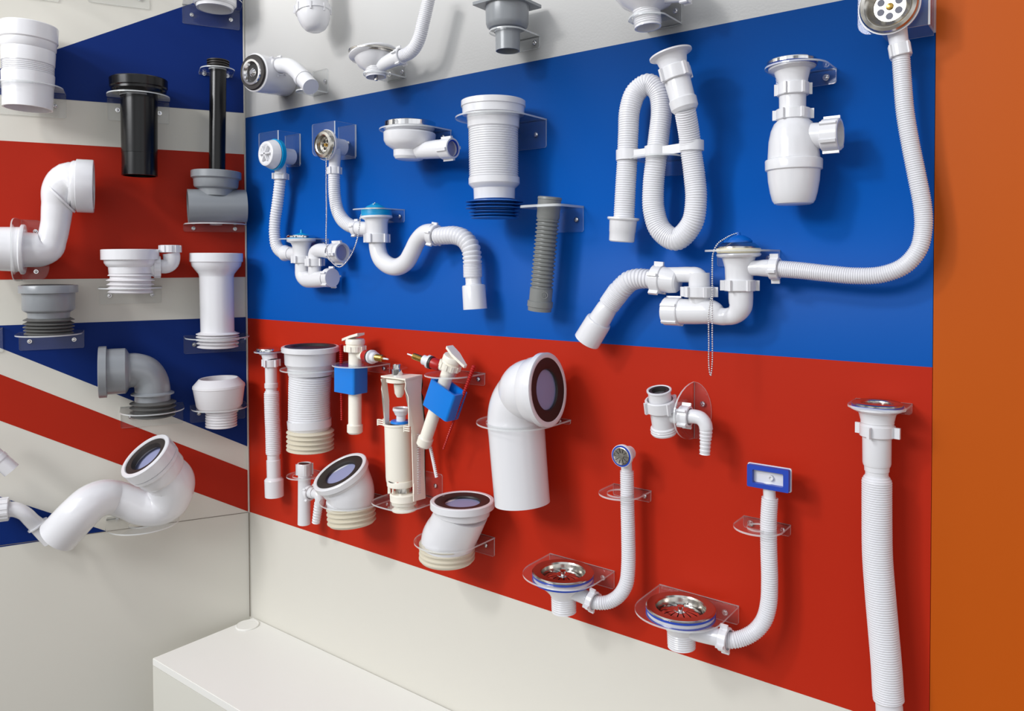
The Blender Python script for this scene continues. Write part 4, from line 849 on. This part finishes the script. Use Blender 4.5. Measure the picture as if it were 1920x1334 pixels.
# ------------------------------------------------ two sink wastes
def sink_waste(label, cx, cy, R, d, nbx, nby):
    t = Thing('sink_waste', label, 'drain', 'R', cx, cy, d)
    t.vl('rim_plate', 'steel', cx, [(cy+12, R*.66), (cy+3, R*.70), (cy, R*.73), (cy-.5, R*.97), (cy+1, R), (cy+3, R), (cy+3, R*.7)], label='polished steel rim')
    t.vl('gasket', 'gask', cx, [(cy+3, R*.7), (cy+3, R*1.0), (cy+7, R*1.0), (cy+7, R*.7)], label='blue gasket')
    t.vl('bowl', 'steel', cx, [(cy+8, R*.71), (cy+22, R*.64), (cy+26, R*.5), (cy+26, 0)])
    t.vl('body', 'white', cx, [(cy+14, R*.72), (cy+8, R*.74), (cy+7, R*.97), (cy+15, R*.97), (cy+18, R*.93), (cy+20, R*.82), (cy+40, R*.47), (cy+46, R*.42), (cy+46, 0)], cx+1)
    t.vl('lower_gasket', 'gask', cx, [(cy+14, R*.9), (cy+14, R*1.0), (cy+16.5, R*1.0), (cy+16.5, R*.9)])
    th = [(cy+44, 0), (cy+44, R*.42)]
    for i in range(7): th += [(cy+47+i*4, R*.405), (cy+49+i*4, R*.39)]
    t.vl('thread', 'white', cx+1, th + [(cy+76, R*.40), (cy+76, 0)], cx+2)
    # strainer basket
    P = t.p(cx, cy+18); k = pxr(P, UP); bm = bmesh.new(); N = 14
    prof = [(.62, .0), (.60, 3), (.50, 6), (.35, 7.5), (.18, 8.2)]
    for i in range(N):
        a0 = 2*math.pi*(i+.1)/N; a1 = 2*math.pi*(i+.9)/N; prev = None
        for r, z in prof:
            row = [bm.verts.new(P+UP*z*1.4*k+(X_*math.cos(a)+OUT*math.sin(a))*R*r*k) for a in (a0, (a0+a1)/2, a1)]
            if prev: [bm.faces.new((prev[j], prev[j+1], row[j+1], row[j])) for j in (0, 1)]
            prev = row
    geo = bmesh.ops.solidify(bm, geom=bm.faces[:], thickness=.0006)
    revolve(bm, P, UP, [(11*k, R*.2*k), (12.5*k, R*.2*k), (13*k, R*.08*k), (18*k, R*.07*k), (19*k, R*.1*k), (21*k, 0)], 24)
    revolve(bm, P, UP, [(-1*k, R*.6*k), (-1*k, R*.66*k), (1.5*k, R*.66*k), (1.5*k, R*.6*k)], 40)
    t.put('strainer', bm, 'chrome', label='chrome basket strainer')
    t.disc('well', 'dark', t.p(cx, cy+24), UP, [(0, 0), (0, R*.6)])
    return t
t = sink_waste('white sink waste with steel strainer and hose rising to a round overflow', 1055.5, 1071, 58, .074, 0, 0)
t.sweep('branch', 'white', [(1062, 1106, 14), (1080, 1113, 14), (1103, 1123, 14)])
nd = (t.p(1117, 1131)-t.p(1103, 1124)).normalized()
t.nut((1110, 1127), nd, 6, 20, 4, ww=.25, wr=.3, ph=.1)
t.sweep('overflow_hose', 'soft', [(1113, 1129, 13.5, .072), (1124, 1131, 13.8, .07), (1142, 1129, 14, .062), (1161, 1117, 14, .055), (1174, 1095, 14, .05), (1178, 1062, 13.6, .046), (1178, 1010, 13.4, .045), (1176.5, 950, 13.2, .045), (1175.5, 884, 13, .045)], ribs=(4, 1.2), seg=30)
t.vl('overflow_neck', 'white', 1174, [(850, 0), (850, 10), (888, 10.5), (888, 0)], 1175, d=.045)
P = t.p(1167, 855, .068); k_ = pxm(P)
t.disc('overflow_body', 'white', P, -OUT, [(0, 0), (0, 21), (3, 21.5), (6, 18), (8, 14), (28, 13.5), (32, 10), (32, 0)])
t.disc('overflow_seal', 'gask', P+OUT*.004, OUT, [(0, 17.6), (.9, 17.6), (.9, 20.6), (0, 20.6)], label='blue ring')
t.disc('overflow_face', 'white', P+OUT*.0016, OUT, [(0, 0), (0, 22), (2.5, 21.5), (3, 19.5), (1, 17), (1, 0)])
og = t.disc('overflow_grille', 'steel', P+OUT*.004, OUT, [(0, 0), (0, 17), (2, 17.3), (2.6, 16), (1, 14.5), (0.6, 6), (2.4, 5), (2.6, 0)])
bm = bmesh.new()
for q in range(10):
    a_ = math.pi*q/5; v = X_*math.cos(a_)+UP*math.sin(a_); box(bm, P+OUT*(.004+1.2*k_)+v*10.5*k_, v, OUT, v.cross(OUT), 4.2*k_, .5*k_, .45*k_)
t.put('grille_slot', bm, 'ink', og)
bracket('R', (1055, 1076, .073), (1152, 1061), 1105, 46, 'clear acrylic bracket of the sink waste with the round overflow', w=.081, sc='r', shape=2.2)
bracket('R', (1163, 926, .05), (1229, 921), 944, 25, 'upper clear acrylic bracket around the hose of the round overflow', w=.043, sc='r')

t = sink_waste('white sink waste with steel strainer and hose rising to a rectangular blue overflow', 1276, 1137, 66, .083, 0, 0)
t.sweep('branch', 'white', [(1288, 1180, 18), (1315, 1188, 17.5), (1352, 1197, 17)])
nd = (t.p(1366, 1202)-t.p(1350, 1197)).normalized()
t.nut((1359, 1199), nd, 8, 24, 4, ww=.22, wr=.3, ph=.1)
t.sweep('overflow_hose', 'soft', [(1362, 1200, 16.5, .08), (1374, 1201, 16.7, .077), (1395, 1196, 17, .067), (1417, 1183, 17, .057), (1433, 1162, 16.8, .05), (1441, 1133, 16.5, .046), (1443, 1090, 16.2, .045), (1441.5, 1030, 16, .045), (1441, 980, 16, .045), (1443.5, 934, 16, .045)], ribs=(4.3, 1.2), seg=30)
t.vl('overflow_neck', 'white', 1442, [(905, 0), (905, 12), (937, 12), (937, 0)], 1443, d=.045)
P = t.p(1440, 897, .058); k_ = pxm(P); bm = bmesh.new()
def rr(hx, hz, n_, rad=.003): return [P + X_*a + UP*b + OUT*n_ for a, b in rrect(-hx*k_, hx*k_, -hz*k_, hz*k_, rad, n=4)]
prism(bm, rr(41, 22.5, -.009), OUT*.003); prism(bm, rr(27, 14, -.03), OUT*.022); t.put('overflow_body', bm, 'white')
bm = bmesh.new(); o_, i_ = rr(39, 21, -.006, .002), rr(29, 12.5, -.006, .002)
rg = [[bm.verts.new(p_+OUT*s_) for p_ in l_] for l_ in (o_, i_) for s_ in (0, .009)]
for q in range(len(o_)):
    j = (q+1) % len(o_)
    for a_, b_ in ((0, 1), (2, 3), (1, 3), (0, 2)): bm.faces.new((rg[a_][q], rg[a_][j], rg[b_][j], rg[b_][q]))
t.put('overflow_seal', bm, 'gask', label='rectangular blue seal')
t.disc('overflow_boss', 'white', P-OUT*.006+X_*4*k_, OUT, [(0, 0), (0, 6), (5, 5.4), (5, 3), (2, 2.5), (2, 0)], seg=24)
bracket('R', (1275, 1146, .082), (1386, 1126), 1172, 54, 'clear acrylic bracket of the sink waste with the rectangular overflow', w=.081, sc='r', shape=2.2)
bracket('R', (1422, 990, .045), (1491, 982), 1008, 22, 'upper clear acrylic bracket around the hose of the rectangular overflow', w=.043)

# ------------------------------------------------ small tee with barb
t = Thing('washing_machine_tee', 'small white tee with wing nuts and barbed hose elbow', 'pipe', 'R', 1260, 780, .06)
A, B = (1235.5, 731, .077), (1245, 812, .054)
t.lathe('body', 'white', A, B, [(14, 17), (1, 19), (-.5, 21), (0, 23.5), (2, 23.8), (4, 21.5), (16, 21.5), (40, 22), (68, 21), (70, 24), (73, 24), (74, 25), (76, 24), (79, 25), (82, 23.5), (82, 19), (60, 19), (60, 0)])
t.lathe('seal', 'rubber', (1236, 735, .0765), (1237, 742, .0745), [(0, 20), (-3.5, 19), (-3, 14), (4, 13), (7, 19)])
dd_ = (t.p(*B)-t.p(*A)).normalized()
t.nut((1238.5, 759, .069), dd_, 11, 29, 4, ww=.2, wr=.16, ph=.4, full=True, hole=.86)
t.sweep('branch', 'white', [(1250, 781, 12), (1265, 781, 14), (1280, 781, 14)])
t.nut((1285, 781), X_, 9.5, 20, 5, ww=.25, wr=.28, ph=.02)
t.sweep('elbow', 'white', [(1288, 781.5, 13.5), (1302, 781.5, 13.5), (1314, 785, 13.3), (1322, 795, 13), (1324, 806, 12.6)])
t.sweep('hose_barb', 'white', [(1324, 803, 13), (1323, 824, 12)], ribs=(7, 1.2, (0, -.3, -.6, -1)))
t.sweep('barb_tip', 'white', [(1323, 822, 11.2), (1321.5, 852, 10.5)], ribs=(7, 1.2, (0, -.3, -.6, -1)))
sidebracket('R', 1303, 716, 822, 1335, .052, 12, 'oval clear acrylic bracket between the small tee and its hose elbow', scr=(.25,))

# ------------------------------------------------ long flexible waste, far right
t = Thing('flexible_waste', 'long white flexible basin waste hanging by the orange panel', 'drain', 'R', 1644, 1000, .045)
t.vl('rim', 'steel', 1645, [(765, 28), (757, 31), (755, 34), (754.5, 46), (756, 49), (759, 49), (759, 0)], label='polished steel rim')
t.vl('gasket', 'gask', 1645, [(759, 30), (759, 49.5), (763, 49.5), (763, 30)], label='blue gasket')
t.vl('cup', 'white', 1645, [(763, 0), (763, 51), (767, 51.5), (770, 46), (774, 37), (777, 35.5), (790, 32), (792, 32.5), (794, 31.5), (796, 32), (800, 31), (800, 0)])
t.nut((1645, 807.5), DN, 11, 34.5, 4, ww=.16, wr=.32, ph=.125)
t.vl('sleeve', 'white', 1644, [(815, 0), (815, 28), (868, 27.5), (873, 26), (874, 24.5), (883, 24), (884, 22.5), (894, 22), (894, 0)])
t.sweep('hose', 'soft', [(1644, 890, 22), (1644, 897, 27), (1644, 902, 29.2), (1644, 960, 29.2), (1645, 1040, 29.2), (1650, 1110, 29.4), (1656, 1180, 29.4), (1662, 1250, 29.6), (1666, 1312, 30), (1667, 1317, 26)], ribs=(4.4, 1.0), seg=44)
t.sweep('outlet_sleeve', 'soft', [(1667, 1312, 24), (1667, 1322, 26), (1668, 1345, 26), (1669, 1400, 26)])
bracket('R', (1646, 761, .043), (1709, 748), 778, 31, 'clear acrylic bracket at the top of the long flexible waste by the orange panel', w=.0432, sc='r', shape=3)
